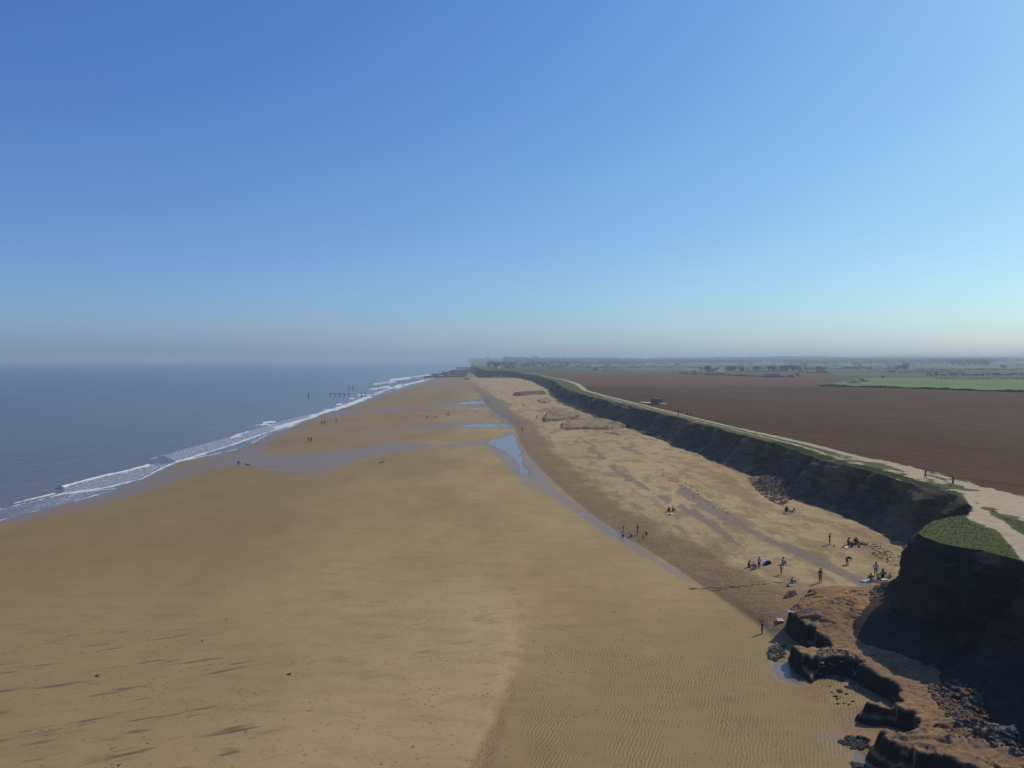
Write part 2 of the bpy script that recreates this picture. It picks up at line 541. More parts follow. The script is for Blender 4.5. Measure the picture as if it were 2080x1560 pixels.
dk = m.math('ADD', dark, m.math('MULTIPLY', m.math('SUBTRACT', n_mid, .5), .55))
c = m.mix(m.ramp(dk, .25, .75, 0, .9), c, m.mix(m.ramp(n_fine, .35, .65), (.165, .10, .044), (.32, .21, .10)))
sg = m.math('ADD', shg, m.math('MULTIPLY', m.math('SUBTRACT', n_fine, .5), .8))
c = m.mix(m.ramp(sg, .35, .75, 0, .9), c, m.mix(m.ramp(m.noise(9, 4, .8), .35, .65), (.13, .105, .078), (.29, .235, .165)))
st = m.noise(.62, 5, .62, (.34, 1.9, 1), -.45)
c = m.mix(m.math('MULTIPLY', m.ramp(st, .55, .70), m.math('MULTIPLY', strk, .85)), c, (.125, .075, .045))
wt = m.math('ADD', wet, m.math('MULTIPLY', m.math('SUBTRACT', n_mid, .5), .35))
wf = m.ramp(wt, .3, .85)
c = m.mix(m.math('MULTIPLY', wf, .65), c, (.20, .145, .105))
c = m.mix(m.math('MULTIPLY', poolm, .8), c, (.10, .085, .065))
# ripples
mp = m.n('ShaderNodeMapping'); m.l(m.pos(), mp.inputs[0]); mp.inputs['Rotation'].default_value = (0, 0, math.radians(20))
wv = m.n('ShaderNodeTexWave', wave_type='BANDS', bands_direction='X'); m.l(mp.outputs[0], wv.inputs['Vector'])
wv.inputs['Scale'].default_value = 1.05; wv.inputs['Distortion'].default_value = 8.0; wv.inputs['Detail'].default_value = 3
wv.inputs['Detail Scale'].default_value = .8; wv.inputs['Detail Roughness'].default_value = .62
rp = m.math('MULTIPLY', wv.outputs['Fac'], rip)
rp = m.math('MULTIPLY', rp, m.ramp(m.noise(.25, 3), .38, .6))
nb = m.bump(rp, .75, .045)
nb = m.bump(m.math('MULTIPLY', n_speck, m.math('SUBTRACT', 1.0, m.math('MULTIPLY', wf, .9))), .5, .06, nb)
nb = m.bump(m.math('MULTIPLY', m.noise(1.1, 6, .7), upm), .9, .30, nb)
c = m.mix(m.math('MULTIPLY', m.math('SUBTRACT', 1.0, wv.outputs['Fac']), m.math('MULTIPLY', rip, .16)), c, (.12, .085, .05))
rough = m.math('SUBTRACT', m.ramp(upm, 0, 1, .72, .95), m.math('MULTIPLY', wf, .28))
sand = m.out(c, rough, nb, m.ramp(wf, 0, 1, .12, .27))
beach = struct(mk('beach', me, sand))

# ------------------------------------------------------------------ sea
d1 = np.arange(-70, 12, .34)
d0 = -70 - np.geomspace(.5, 15000, 70)[::-1]
dd = np.concatenate([d0, d1])
ysea = yrows(30, 14500, 0.0035, 0.4)
ysea = np.concatenate([[-3000, -500, -50], ysea])
xss = x_shore(np.maximum(ysea, 60))
XS = xss[:, None] + dd[None, :]
YS = np.repeat(ysea[:, None], len(dd), 1)
US, VS = proj(XS, np.maximum(YS, 20), 0)
ds = XS - xss[:, None]
nearshore = (ds > -75) & (YS > 100)


def stroke(line, wd, soft=1.0):
    out = np.zeros(US.shape)
    b = np.array(line)
    bb = nearshore & (US > b[:, 0].min() - 30) & (US < b[:, 0].max() + 30) & (VS > b[:, 1].min() - 20) & (VS < b[:, 1].max() + 20)
    if bb.any():
        d = linedist(US[bb], VS[bb] * 1.8, [(p[0], p[1] * 1.8) for p in line])
        out[bb] = sstep(wd * 1.8 + soft, max(wd * 1.8 - soft, 0), d + .4 + 2.2 * fbm(XS[bb] / 1.3, YS[bb] / 3.5, 40, 4) + 2.2 * fbm(XS[bb] / 9, YS[bb] / 16, 41, 2))
    return out


B1 = [(128, 990), (150, 984), (200, 971), (250, 960), (301, 947)]
B2 = [(-80, 1050), (0, 1035), (55, 1022), (100, 1011), (128, 1003), (180, 996), (225, 989), (290, 972), (330, 950), (360, 938), (415, 921), (485, 899), (537, 880),
      (588, 864), (640, 841), (690, 826), (740, 808), (780, 795), (815, 780)]
SW = [(-80, 1073), (0, 1057), (52, 1043), (104, 1031), (138, 1010), (160, 1000), (240, 992), (236, 994), (187, 1008), (150, 1018)]
SW2 = [(249, 982), (294, 965), (346, 948), (364, 937), (401, 929), (460, 918), (502, 906), (540, 884), (590, 867), (650, 842), (720, 821)]
FO = np.zeros(US.shape)
FO = np.maximum(FO, stroke(B1, 2.0))
FO = np.maximum(FO, stroke(B2, 1.1))
FO = np.maximum(FO, .55 * stroke(SW, .7)); FO = np.maximum(FO, .55 * stroke(SW2, .7))
for l_, wd in (([(480, 884), (503, 877)], 1.8), ([(537, 858), (557, 856)], 1.6), ([(470, 889), (490, 884)], 1.3),
               ([(520, 864), (540, 862), (560, 866)], 1.0), ([(308, 932), (330, 925)], .8), ([(685, 823), (692, 821)], 1.5), ([(655, 832), (672, 831)], 1.2),
               ([(30, 1022), (70, 1012), (110, 1003)], 1.8), ([(712, 810), (718, 810)], 1.4), ([(728, 803), (752, 802)], 1.3),
               ([(755, 790), (790, 786)], 2.0), ([(760, 780), (800, 776)], 2.0), ([(795, 772), (830, 768)], 2.2), ([(820, 768), (870, 762)], 1.5),
               ([(560, 868), (600, 858), (640, 846)], 2.2), ([(640, 843), (700, 826), (750, 806)], 2.4)):
    FO = np.maximum(FO, .9 * stroke(l_, wd))
# far surf, everywhere along the shore
FO = np.maximum(FO, sstep(600, 800, YS) * np.exp(-((ds + 9 + 5 * fbm(YS / 40, ds / 9, 50, 2)) / 5) ** 2) * .8)
# churned lace between breaker and swash
bl = curve([tuple(unp(u_, v_, 0)) for u_, v_ in B2[:-1]])
b2x = bl(np.clip(YS, 150, 790))
lace = sstep(-1.5, .8, XS - b2x) * (ds < 1.5) * (YS < 900) * .52 * (.7 + .6 * fbm(XS / 4, YS / 9, 45, 3))
l1 = [(u_, v_) for u_, v_ in B1] + [(360, 938), (290, 972), (225, 989), (180, 996), (128, 1003)]
bb = nearshore & (US > 100) & (US < 380) & (VS > 930) & (VS < 1015)
t_ = np.zeros(US.shape); t_[bb] = sstep(-2, 2, polysdf(US[bb], VS[bb], l1)) * .62
lace = np.maximum(lace, t_)
l2 = [(330, 925), (400, 905), (470, 886), (530, 868), (560, 858), (640, 838), (640, 843), (588, 866), (537, 882), (485, 901), (415, 923), (360, 938)]
t_ = np.zeros(US.shape); bb = nearshore & (US > 300) & (US < 680) & (VS > 820) & (VS < 950)
t_[bb] = sstep(-2, 2, polysdf(US[bb], VS[bb], l2)) * .72
lace = np.maximum(lace, t_)
SHAL = .55 * sstep(-260, -20, ds) + .45 * sstep(-50, 0, ds)
rid = stroke([(120, 991)] + B1 + [(315, 943)], 2.2, 4.0) * .45 + .12 * FO
ZS = 0.0 + rid + .05 * np.sin(ds * .9 + fbm(XS / 20, YS / 30, 60, 2) * 4) * sstep(-2, -8, ds) * (ds > -70) * (YS > 60)
ZS = ZS - 0.02
me = grid_mesh('sea', XS, YS, ZS, {'m1': (FO, lace, SHAL, rid)})
m = M('sea_water')
fo, lc, shl, rd = m.attr('m1')
wv1 = m.noise(.055, 6, .62, (2.0, .55, 1), .15)
wv2 = m.noise(.55, 5, .6, (1.6, .5, 1), -.1)
c = m.mix(shl, (.068, .056, .040), (.135, .110, .082))
c = m.mix(m.ramp(m.noise(.012, 4, .6, (2, .6, 1)), .35, .7, 0, .6), c, (.085, .078, .070))
c = m.mix(m.ramp(m.math('ADD', lc, 0.0), .1, .6, 0, .5), c, (.22, .22, .23))
c = m.mix(m.ramp(wv2, .58, .72, 0, .5), c, (.035, .045, .06))
vo = m.n('ShaderNodeTexVoronoi', feature='DISTANCE_TO_EDGE'); m.l(m.pos(), vo.inputs['Vector']); vo.inputs['Scale'].default_value = .8
ln = m.noise(1.6, 5, .7)
lace_f = m.math('MULTIPLY', m.ramp(m.math('ADD', m.math('MULTIPLY', vo.outputs['Distance'], 1.2), m.math('MULTIPLY', ln, .6)), .28, .58, 1, 0), lc)
ff = m.math('ADD', fo, m.math('MULTIPLY', m.math('SUBTRACT', ln, .5), .9))
ff = m.math('MULTIPLY', m.ramp(ff, .30, .62), m.ramp(fo, .02, .15))
foam = m.math('MAXIMUM', ff, m.ramp(lace_f, .10, .7, 0, .55))
c = m.mix(foam, c, (.62, .62, .60))
nb = m.bump(m.math('ADD', m.math('MULTIPLY', wv1, .9), m.math('MULTIPLY', wv2, .45)), .55, 1.5)
seam = m.out(c, m.mix(foam, (.22,) * 3, (.85,) * 3), nb, .27)
sea = struct(mk('sea', me, seam))

# ------------------------------------------------------------------ tide pools
m = M('pool_water')
m.b.inputs['Transmission Weight'].default_value = 0.0
poolm_ = m.out(m.mix(m.noise(.4), (.16, .125, .09), (.22, .175, .125)), .22, m.bump(m.noise(2.5, 3), .12, .03), .24)
for p, zz in POOLS:
    P = unps(p, zz)
    c0 = P.mean(0)
    me = tri_mesh('tide_pool', [(*(c0 + (q - c0) * 1.12), 0) for q in P], [list(range(len(P)))])
    o = struct(mk('tide_pool', me, poolm_, loc=(0, 0, 0.31 - .006 * POOLS.index((p, zz)))))

# ------------------------------------------------------------------ cliff
def resample(fx, y0, y1, k, mn):
    yy = np.arange(y0, y1, .05) if y1 < 200 else None
    a = np.arange(y0, 260, .04); b = np.geomspace(260, y1, 6000)
    Yd = np.concatenate([a, b[1:]])
    Xd = fx(Yd)
    s = np.concatenate([[0], np.cumsum(np.hypot(np.diff(Xd), np.diff(Yd)))])
    out = [0.0]
    while out[-1] < s[-1]:
        yc = np.interp(out[-1], s, Yd)
        out.append(out[-1] + max(mn, k * max(yc, 0)))
    out = np.array(out[:-1])
    return np.interp(out, s, Xd), np.interp(out, s, Yd), out


def edge_jit(y):
    return .8 * fbm(y / 3.6, y * 0, 90, 4) * sstep(700, 300, y) * (.6 + .4 * sstep(100, 125, y)) + 2.2 * fbm(y / 23, y * 0, 91, 2) * sstep(100, 140, y)


xt_j = lambda y: x_top(y) + edge_jit(y)
ex, ey, es = resample(xt_j, 20, 9000, .0035, .3)
tx, ty = np.gradient(ex), np.gradient(ey)
kk = 25
ker = np.ones(kk) / kk
tx = np.convolve(np.pad(tx, kk // 2, mode='edge'), ker, 'valid'); ty = np.convolve(np.pad(ty, kk // 2, mode='edge'), ker, 'valid')
L = np.hypot(tx, ty); nx, ny = -ty / L, tx / L
T = np.linspace(0, 1, 44)
foot_off = 7.8 + 1.3 * sstep(100, 75, ey) + 1.5 * sstep(250, 330, ey) * sstep(900, 700, ey) + 1.2 * fbm(es / 20, es * 0, 95, 2)  # foot widened so dark clay stands in for shade on the sand
zt = z_top(ey)
zb = np.where(ey > 95, 2.2, 1.4)
prof = np.where(T < .68, .42 * (T / .68) ** .8, .42 + .58 * ((T - .68) / .32) ** 1.05)
S, TT = np.meshgrid(es, T, indexing='ij')
off = foot_off[:, None] * prof[None, :]
env = np.sin(np.pi * np.clip(TT, 0, 1) ** .8)
zz = zt[:, None] + (zb - zt)[:, None] * TT
gul = fbm(S / 5.5 + .6 * fbm(S / 9, zz / 3, 98, 2), zz / 9, 96, 4)
but = np.abs(fbm(S / 11, zz / 14, 97, 3))
off = off + env * (2.3 * gul + 2.6 * but - .9) + .35 * fbm(S / 1.4, zz / .8, 99, 3) * np.minimum(1, TT * 8)
# horizontal strata steps
off = off + env * .22 * np.sign(np.sin(zz * 3.1 + 1.2 * fbm(S / 15, zz / 5, 101, 2))) * (fbm(S / 8, zz / 4, 102, 2) > -.1)
XC = ex[:, None] + nx[:, None] * off
YC = ey[:, None] + ny[:, None] * off
zz = zz + .15 * env * fbm(S / .9, TT * 9, 103, 2)
fan_x, fan_y = unp(1600, 985, 4)
me = grid_mesh('cliff', XC, YC, zz, flip=False)
m = M('cliff_clay')
a_ = m.noise(.35, 6, .65, (1, 1, 2.4)); b_ = m.noise(2.2, 6, .7, (1, 1, 2.0)); g_ = m.noise(.09, 4, .6)
c = m.mix(m.ramp(a_, .35, .68), (.085, .060, .035), (.20, .145, .086))
c = m.mix(m.ramp(b_, .5, .72, 0, .6), c, (.038, .027, .017))
c = m.mix(m.ramp(g_, .46, .64, 0, .7), c, (.30, .215, .125))
c = m.mix(m.ramp(m.noise(.5, 5, .65, (.25, .25, 3.2)), .5, .68, 0, .6), c, (.035, .026, .018))
cy_ = m.n('ShaderNodeSeparateXYZ'); m.l(m.pos(), cy_.inputs[0])
c = m.mix(m.ramp(m.math('ADD', cy_.outputs[1], m.math('MULTIPLY', g_, 30)), 112, 130, .72, 0), c, m.mix(m.ramp(b_, .3, .7), (.022, .018, .014), (.060, .048, .034)))   # near bluff darkened, its deep shade put into the clay colour
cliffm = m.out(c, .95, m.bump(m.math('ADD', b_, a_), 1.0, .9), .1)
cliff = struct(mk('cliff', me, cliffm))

# ------------------------------------------------------------------ clifftop verge (grass + sandy path)
yv = yrows(20, 1020, 0.0035, 0.22)
xe = xt_j(yv); xff = x_field(yv)
tc = np.linspace(0, 1, 90) ** 1.1
XV = xe[:, None] + (np.maximum(xff + .6, xe + 1) - xe)[:, None] * tc
YV = np.repeat(yv[:, None], len(tc), 1)
UV_, VV_ = proj(XV, YV, z_top(YV))
cf = np.repeat(tc[None, :], len(yv), 0)
nz = fbm(XV / 2.2, YV / 3.5, 110, 4)
# two wheel tracks along the field
sandy = np.maximum(np.exp(-((cf - .80 + .04 * nz) / .14) ** 2), .75 * np.exp(-((cf - .42 + .05 * nz) / .07) ** 2) * (YV < 420))
wide = sstep(185, 135, YV)
sandy = np.maximum(sandy * (1 - .5 * wide), wide * sstep(-.12, .2, nz * 1.1 + cf * .75 - .30))
nearp = YV < 118
br = [(1950, 1000), (1978, 1020), (2005, 1036), (2045, 1066), (2080, 1088), (2200, 1160), (2200, 1230), (2080, 1140), (2062, 1124), (2050, 1100),
      (2022, 1076), (1990, 1062), (1964, 1052), (1976, 1038), (1968, 1018)]
bb_ = [(1900, 960), (2000, 984), (2080, 1004), (2300, 1060), (2300, 1110), (2080, 1056), (2045, 1046), (2010, 1030), (1975, 1017), (1940, 995)]
s1 = polysdf(UV_, VV_, br); s2 = polysdf(UV_, VV_, bb_)
sn = np.maximum(sstep(-4, 4, s1 + 7 * nz), sstep(-5, 5, s2 + 12 * nz))
sandy = np.where(nearp, sn, sandy)
ZV = z_top(YV) + .07 * fbm(XV / 1.8, YV / 1.8, 112, 4) + .01
# grassy tongue rounds off towards its tip
tg = sstep(14, 0, XV - 44) * (YV < 93) * (YV > 70)
me = grid_mesh('clifftop_path', XV, YV, ZV, {'m1': (sandy, cf, nz, wide)})
m = M('verge')
sdv, cfa, nza, wda = m.attr('m1')
g1 = m.noise(.9, 5, .7); g2 = m.noise(6, 4, .7)
gr = m.mix(m.ramp(g1, .35, .65), (.060, .071, .015), (.10, .104, .032))
gr = m.mix(m.ramp(g2, .5, .7, 0, .6), gr, (.12, .115, .045))
sa = m.mix(m.ramp(g1, .3, .7), (.36, .28, .165), (.46, .37, .235))
sa = m.mix(m.ramp(g2, .6, .75, 0, .5), sa, (.26, .19, .11))
fs = m.ramp(m.math('ADD', sdv, m.math('MULTIPLY', m.math('SUBTRACT', m.noise(1.6, 5, .7), .5), 1.1)), .38, .62)
verge = m.out(m.mix(fs, gr, sa), .95, m.bump(g2, .5, .08), .1)
struct(mk('clifftop_path', me, verge), 'pale sandy footpath with grassy verge along the cliff edge')

# grass tufts
gx, gy, gf = [], [], []
vt, ft = [], []
cand = RS.rand(230000, 2)
gy_ = 60 + 130 * cand[:, 0] ** 1.3
ge, gff = xt_j(gy_), x_field(gy_)
gx_ = ge + .1 + (gff - ge - .1) * cand[:, 1]
gu, gv = proj(gx_, gy_, z_top(gy_))
gs = np.maximum(polysdf(gu, gv, br), polysdf(gu, gv, bb_))
gcf = (gx_ - ge) / np.maximum(gff - ge, 1)
keep = np.where(gy_ < 118, gs < -5 + 6 * fbm(gx_, gy_, 5, 2), gcf < .3)
keep &= RS.rand(len(gx_)) < .75
gx_, gy_ = gx_[keep], gy_[keep]
gz_ = z_top(gy_) + .07 * fbm(gx_ / 1.8, gy_ / 1.8, 112, 4)
n = len(gx_)
ang = RS.rand(n) * 6.28; hh = .03 + .10 * RS.rand(n) ** 3; ww = .03 + .05 * RS.rand(n)
v0 = np.stack([gx_ - np.cos(ang) * ww, gy_ - np.sin(ang) * ww, gz_ - .03], 1)
v1 = np.stack([gx_ + np.cos(ang) * ww, gy_ + np.sin(ang) * ww, gz_ - .03], 1)
v2 = np.stack([gx_ + RS.randn(n) * .08, gy_ + RS.randn(n) * .08, gz_ + hh], 1)
gv_ = np.stack([v0, v1, v2], 1).reshape(-1, 3)
me = bpy.data.meshes.new('grass')
me.vertices.add(3 * n); me.vertices.foreach_set('co', gv_.astype(np.float32).ravel())
me.loops.add(3 * n); me.loops.foreach_set('vertex_index', np.arange(3 * n, dtype=np.int32))
me.polygons.add(n); me.polygons.foreach_set('loop_start', np.arange(0, 3 * n, 3, dtype=np.int32))
me.polygons.foreach_set('loop_total', np.full(n, 3, np.int32)); me.update(calc_edges=True)
m = M('grass_blades')
gm = m.mix(m.ramp(m.noise(.7, 4), .35, .65), (.062, .074, .016), (.11, .114, .034))
grassm = m.out(m.mix(m.ramp(m.noise(8, 2), .5, .7, 0, .5), gm, (.15, .14, .06)), .9, None, .1)
tag(mk('grass', me, grassm), 'rough green grass growing along the clifftop edge', None, None, 'stuff')

# ------------------------------------------------------------------ fields and farmland
HEDGE = unps([(1670, 785, 10), (1720, 786, 10), (1800, 788, 10), (1900, 791, 10), (2080, 797, 10), (2200, 800, 10)])
hx, hy = HEDGE[:, 0], HEDGE[:, 1]
yf = yrows(20, 1240, 0.006, 0.6)
ncol = 220
tcf = np.linspace(0, 1, ncol) ** 1.6
xr = np.full(len(yf), 1500.0)
# right border: field stops at the hedge line and, beyond it, at the green field's left corner
ox = np.argsort(hy)
for i, yy in enumerate(yf):
    if yy > hy.min():
        xr[i] = np.interp(yy, hy[ox], hx[ox]) if yy < hy.max() else hx[0] + (yy - hy.max()) * .42
XF = x_field(yf)[:, None] + (xr - x_field(yf))[:, None] * tcf
YF = np.repeat(yf[:, None], ncol, 1)
ZF = z_top(np.minimum(YF, 880)) + .02 + .25 * fbm(XF / 90, YF / 90, 120, 3) * sstep(2, 60, XF - x_field(YF))
me = grid_mesh('ploughed_field', XF, YF, ZF)
m = M('ploughed_soil')
rows = m.noise(.5, 3, .6, (2.6, .10, 1), math.radians(-27))
big = m.noise(.012, 5, .6, (1, .6, 1)); fine = m.noise(1.8, 5, .75)
c = m.mix(m.ramp(big, .35, .65), (.062, .030, .0105), (.084, .041, .0145))
c = m.mix(m.ramp(rows, .42, .62, 0, .65), c, (.120, .064, .026))
c = m.mix(m.ramp(m.noise(.05, 5, .6, (3.5, .12, 1), math.radians(-27)), .5, .66, 0, .55), c, (.044, .026, .013))
c = m.mix(m.ramp(fine, .52, .72, 0, .5), c, (.034, .021, .014))
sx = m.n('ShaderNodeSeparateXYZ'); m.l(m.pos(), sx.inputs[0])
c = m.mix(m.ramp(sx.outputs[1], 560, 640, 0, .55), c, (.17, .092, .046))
mpt = m.n('ShaderNodeMapping'); m.l(m.pos(), mpt.inputs[0]); mpt.inputs['Rotation'].default_value = (0, 0, math.radians(-27))
trm = m.n('ShaderNodeTexWave', wave_type='BANDS', bands_direction='X'); m.l(mpt.outputs[0], trm.inputs['Vector'])
trm.inputs['Scale'].default_value = .021; trm.inputs['Distortion'].default_value = .6; trm.inputs['Detail'].default_value = 2
c = m.mix(m.ramp(trm.outputs['Fac'], .90, .99, 0, .45), c, (.030, .018, .010))
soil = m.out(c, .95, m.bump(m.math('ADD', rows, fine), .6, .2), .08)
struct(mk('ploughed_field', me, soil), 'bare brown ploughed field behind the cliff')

# green field
GP = unps([(1670, 784.5, 10), (1800, 787.5, 10), (1900, 790.5, 10), (2080, 796.5, 10), (2300, 804, 10), (2300, 773, 10), (2080, 770.5, 10), (1960, 768, 10), (1800, 768, 10), (1740, 770, 10)])
me = tri_mesh('green_field', [(a, b, 10.35) for a, b in GP], [list(range(len(GP)))])
m = M('crop_green')
c = m.mix(m.ramp(m.noise(.03, 4, .6, (1, .4, 1)), .35, .65), (.10, .145, .032), (.15, .19, .05))
struct(mk('green_field', me, m.out(c, .9, None, .1)), 'bright green crop field beyond the dark hedge')


def hills(x, y):
    r = np.hypot(x, y)
    h = 10 + 0 * r
    h = h + 16 * sstep(2600, 5200, r) + 22 * sstep(5200, 9000, r)
    h = h + (9 * fbm(x / 1700, y / 1700, 130, 3)) * sstep(2200, 4200, r)
    h = h + 4 * sstep(1165, 1235, y) * sstep(260, 60, x)
    return h


# farmland sheet, from behind the field to the horizon
yl = np.concatenate([yrows(20, 14500, .02, 8)])
tcl = np.linspace(0, 1, 160) ** 2.2
x0 = np.where(yl < 1010, x_field(np.minimum(yl, 1010)) + 3, xt_j(yl))
XL = x0[:, None] + (14500 - x0)[:, None] * tcl
YL = np.repeat(yl[:, None], len(tcl), 1)
ZL = hills(XL, YL) - .22
ZL = np.where(YL < 1010, np.minimum(ZL, z_top(YL) - .45), ZL)
ZL = np.where((XL - x0[:, None] < 8) & (YL >= 1010), z_top(YL), ZL)
ZL = np.where((YL < 700), np.minimum(ZL, 9.4), ZL)
me = grid_mesh('farmland', XL, YL, ZL)
m = M('farmland_fields')
mp = m.n('ShaderNodeMapping'); m.l(m.pos(), mp.inputs[0]); mp.inputs['Rotation'].default_value = (0, 0, .25); mp.inputs['Scale'].default_value = (.0032, .0017, 1)
vo = m.n('ShaderNodeTexVoronoi', feature='F1', distance='CHEBYCHEV'); m.l(mp.outputs[0], vo.inputs['Vector']); vo.inputs['Scale'].default_value = 1; vo.inputs['Randomness'].default_value = .8
sc = m.n('ShaderNodeSeparateColor'); m.l(vo.outputs['Color'], sc.inputs[0])
c = m.mix(m.ramp(sc.outputs[0], .28, .32), (.095, .066, .048), (.075, .088, .034))
c = m.mix(m.ramp(sc.outputs[1], .60, .64), c, (.095, .125, .040))
c = m.mix(m.ramp(sc.outputs[2], .72, .76), c, (.17, .15, .09))
c = m.mix(m.ramp(m.noise(.02, 4), .4, .7, 0, .3), c, (.04, .05, .02))
struct(mk('farmland', me, m.out(c, .95, None, .08)), 'patchwork of distant flat farm fields reaching the horizon')


def ground(x, y):
    """height of the land or beach at x, y"""
    xt = float(xt_j(np.array([y]))[0])
    if x > xt:
        if y < 1010:
            return float(z_top(np.array([y]))[0]) + .02
        return float(hills(np.array([x]), np.array([y]))[0])
    return float(beach_height(np.array([x]), np.array([y]))[0])


# ------------------------------------------------------------------ near clay platform
res = .13
gxs = np.arange(24, 50, res); gys = np.arange(46, 97, res)
GX, GY = np.meshgrid(gxs, gys)
sdp = polysdf(GX, GY, plat_poly)
sdn = sdp + .14 * fbm(GX / .6, GY / .6, 140, 3) + .34 * fbm(GX / 2.1, GY / 2.1, 141, 2) - .12
UP, VP = proj(GX, GY, 2.0)
base = beach_height(GX, GY)
# layered dipping strata: long low ridges
ang = math.radians(-18)
sx_ = GX * math.cos(ang) + GY * math.sin(ang); sy_ = -GX * math.sin(ang) + GY * math.cos(ang)
warp = fbm(GX / 4, GY / 4, 150, 3)
lay = (sy_ * .55 + .9 * warp)
lay = lay - np.floor(lay)
strata = .42 * (lay ** 2.5) * (0.4 + .6 * sstep(-.2, .5, fbm(GX / 5, GY / 5, 151, 2)))
mound = 1.7 * np.exp(-(((GX - unp(1700, 1235, 3)[0]) / 4.5) ** 2 + ((GY - unp(1700, 1235, 3)[1]) / 5.0) ** 2)) \
    + .5 * np.exp(-(((GX - unp(1660, 1265, 2.5)[0]) / 2.2) ** 2 + ((GY - unp(1660, 1265, 2.5)[1]) / 2.5) ** 2))
rocky = sstep(3, 9, GY - 74) + sstep(61, 57, GY) * .9
topz = 2.25 + strata * (.45 + 1.0 * rocky) + mound + .12 * fbm(GX / 1.1, GY / 1.1, 152, 4) + .35 * fbm(GX / 6, GY / 6, 153, 2) \
    + .05 * fbm(GX / .4, GY / .4, 155, 2) + .04 * np.clip(GX - 33, 0, 8)
groove = np.exp(-(np.abs(fbm(sx_ / 6, sy_ / .9, 156, 3)) / .05) ** 2)
topz = topz - .34 * groove * (.2 + .8 * rocky)
crack = np.exp(-(np.abs(fbm(GX / 2.2 + .5 * warp, GY / 2.2, 157, 4)) / .035) ** 2)
topz = topz - .12 * crack
wall_w = .42 + .2 * fbm(GX / 2, GY / 2, 154, 2)
tw_ = np.clip((sdn + .05) / (wall_w * 2.2), 0, 1)
ff_ = 1 - (1 - tw_) ** 4.5
ff_ = np.where(fbm(GX / 3, GY / 3, 158, 2) > .12, .5 * ff_ + .5 * (1 - (1 - np.clip((sdn - .55) / .7, 0, 1)) ** 2), ff_)
# outward slope of the far side is gentle (sand meets clay)
far = sstep(unp(1700, 1206, 2)[1] - 4, unp(1700, 1200, 2)[1] + 1, GY) * sstep(34.2, 36.5, GX)
soft = sstep(-.2, 3.2, sdn)
fall = ff_ * (1 - far) + soft * far
ZP = (base - .5) + (topz - base + .5) * fall
ZP = np.where(sdn < -.1, base - .6, ZP)
orange = sstep(-1.5, 1.5, GY - unp(1700, 1252, 3)[1] + 1.6 * warp) * sstep(-6, 0, 6 - np.abs(GX - 38.5)) + .25 * sstep(.2, .5, fbm(GX / 2, GY / 2, 160, 2))
dens = (sdn[:-1, :-1] > -.6)
me = grid_mesh('clay_platform', GX, GY, ZP, {'m1': (orange, fall, strata * 5, rocky)}, mask=dens)
m = M('clay_rock')
ora, fl, stt, rk = m.attr('m1')
n1 = m.noise(.8, 6, .65); n2 = m.noise(5, 6, .75); n3 = m.noise(1.3, 4, .6, (.4, 2.6, 1.5), -.3)
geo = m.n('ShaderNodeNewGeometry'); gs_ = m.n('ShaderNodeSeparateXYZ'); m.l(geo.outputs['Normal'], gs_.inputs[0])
c = m.mix(m.ramp(n1, .3, .7), (.21, .122, .056), (.31, .19, .092))
c = m.mix(m.ramp(ora, .3, .9, 0, .85), c, m.mix(m.ramp(n1, .35, .65), (.34, .165, .045), (.44, .255, .085)))
c = m.mix(m.ramp(n3, .50, .66, 0, .75), c, (.085, .05, .028))
c = m.mix(m.ramp(n2, .54, .70, 0, .4), c, (.12, .08, .05))
c = m.mix(m.ramp(m.noise(14, 4, .8), .55, .68, 0, .45), c, (.32, .22, .13))
c = m.mix(m.ramp(m.math('MULTIPLY', rk, m.noise(.5, 4)), .38, .6, 0, .55), c, (.13, .105, .08))
c = m.mix(m.ramp(gs_.outputs[2], .45, .90, .96, 0), c, (.016, .013, .010))  # steep wet walls blackened, their shade put into the colour
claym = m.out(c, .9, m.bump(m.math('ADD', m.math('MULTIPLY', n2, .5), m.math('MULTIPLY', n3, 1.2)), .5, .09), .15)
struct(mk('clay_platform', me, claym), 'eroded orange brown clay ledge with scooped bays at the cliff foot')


def plat_z(x, y):
    i = int(round((y - 46) / res)); j = int(round((x - 24) / res))
    if 0 <= i < ZP.shape[0] and 0 <= j < ZP.shape[1] and sdn[i, j] > 0:
        return float(ZP[i, j])
    return -9


FAX, FAY = float(x_top(np.array([168.]))[0]) - 4.0, 168.0


def fan_z(x, y):
    r = np.sqrt(((x - FAX) / 9.5) ** 2 + ((y - FAY) / 23) ** 2)
    return 1.8 + 3.3 * (1 - r) + .35 * fbm(x / 1.6, y / 1.6, 400, 4)


def surf(x, y):
    f = float(fan_z(np.array([x]), np.array([y]))[0]) if abs(y - FAY) < 24 and x < FAX + 3 else -9
    return max(ground(x, y), plat_z(x, y), f)


def place(u, v, z=None):
    """point of the visible ground seen at pixel u, v"""
    if z is not None:
        x, y = unp(u, v, z); return x, y, z
    if u > 1555 and 1180 < v < 1560:      # walk down the line of sight to the first surface of the ledge
        for zc in np.arange(6.0, 0.2, -.04):
            x, y = unp(u, v, zc)
            if surf(x, y) >= zc: return x, y, surf(x, y)
    zc = 2.0
    for _ in range(12):
        x, y = unp(u, v, zc)
        if y < 0: break
        zc = .5 * zc + .5 * surf(x, y)
    return x, y, surf(x, y)


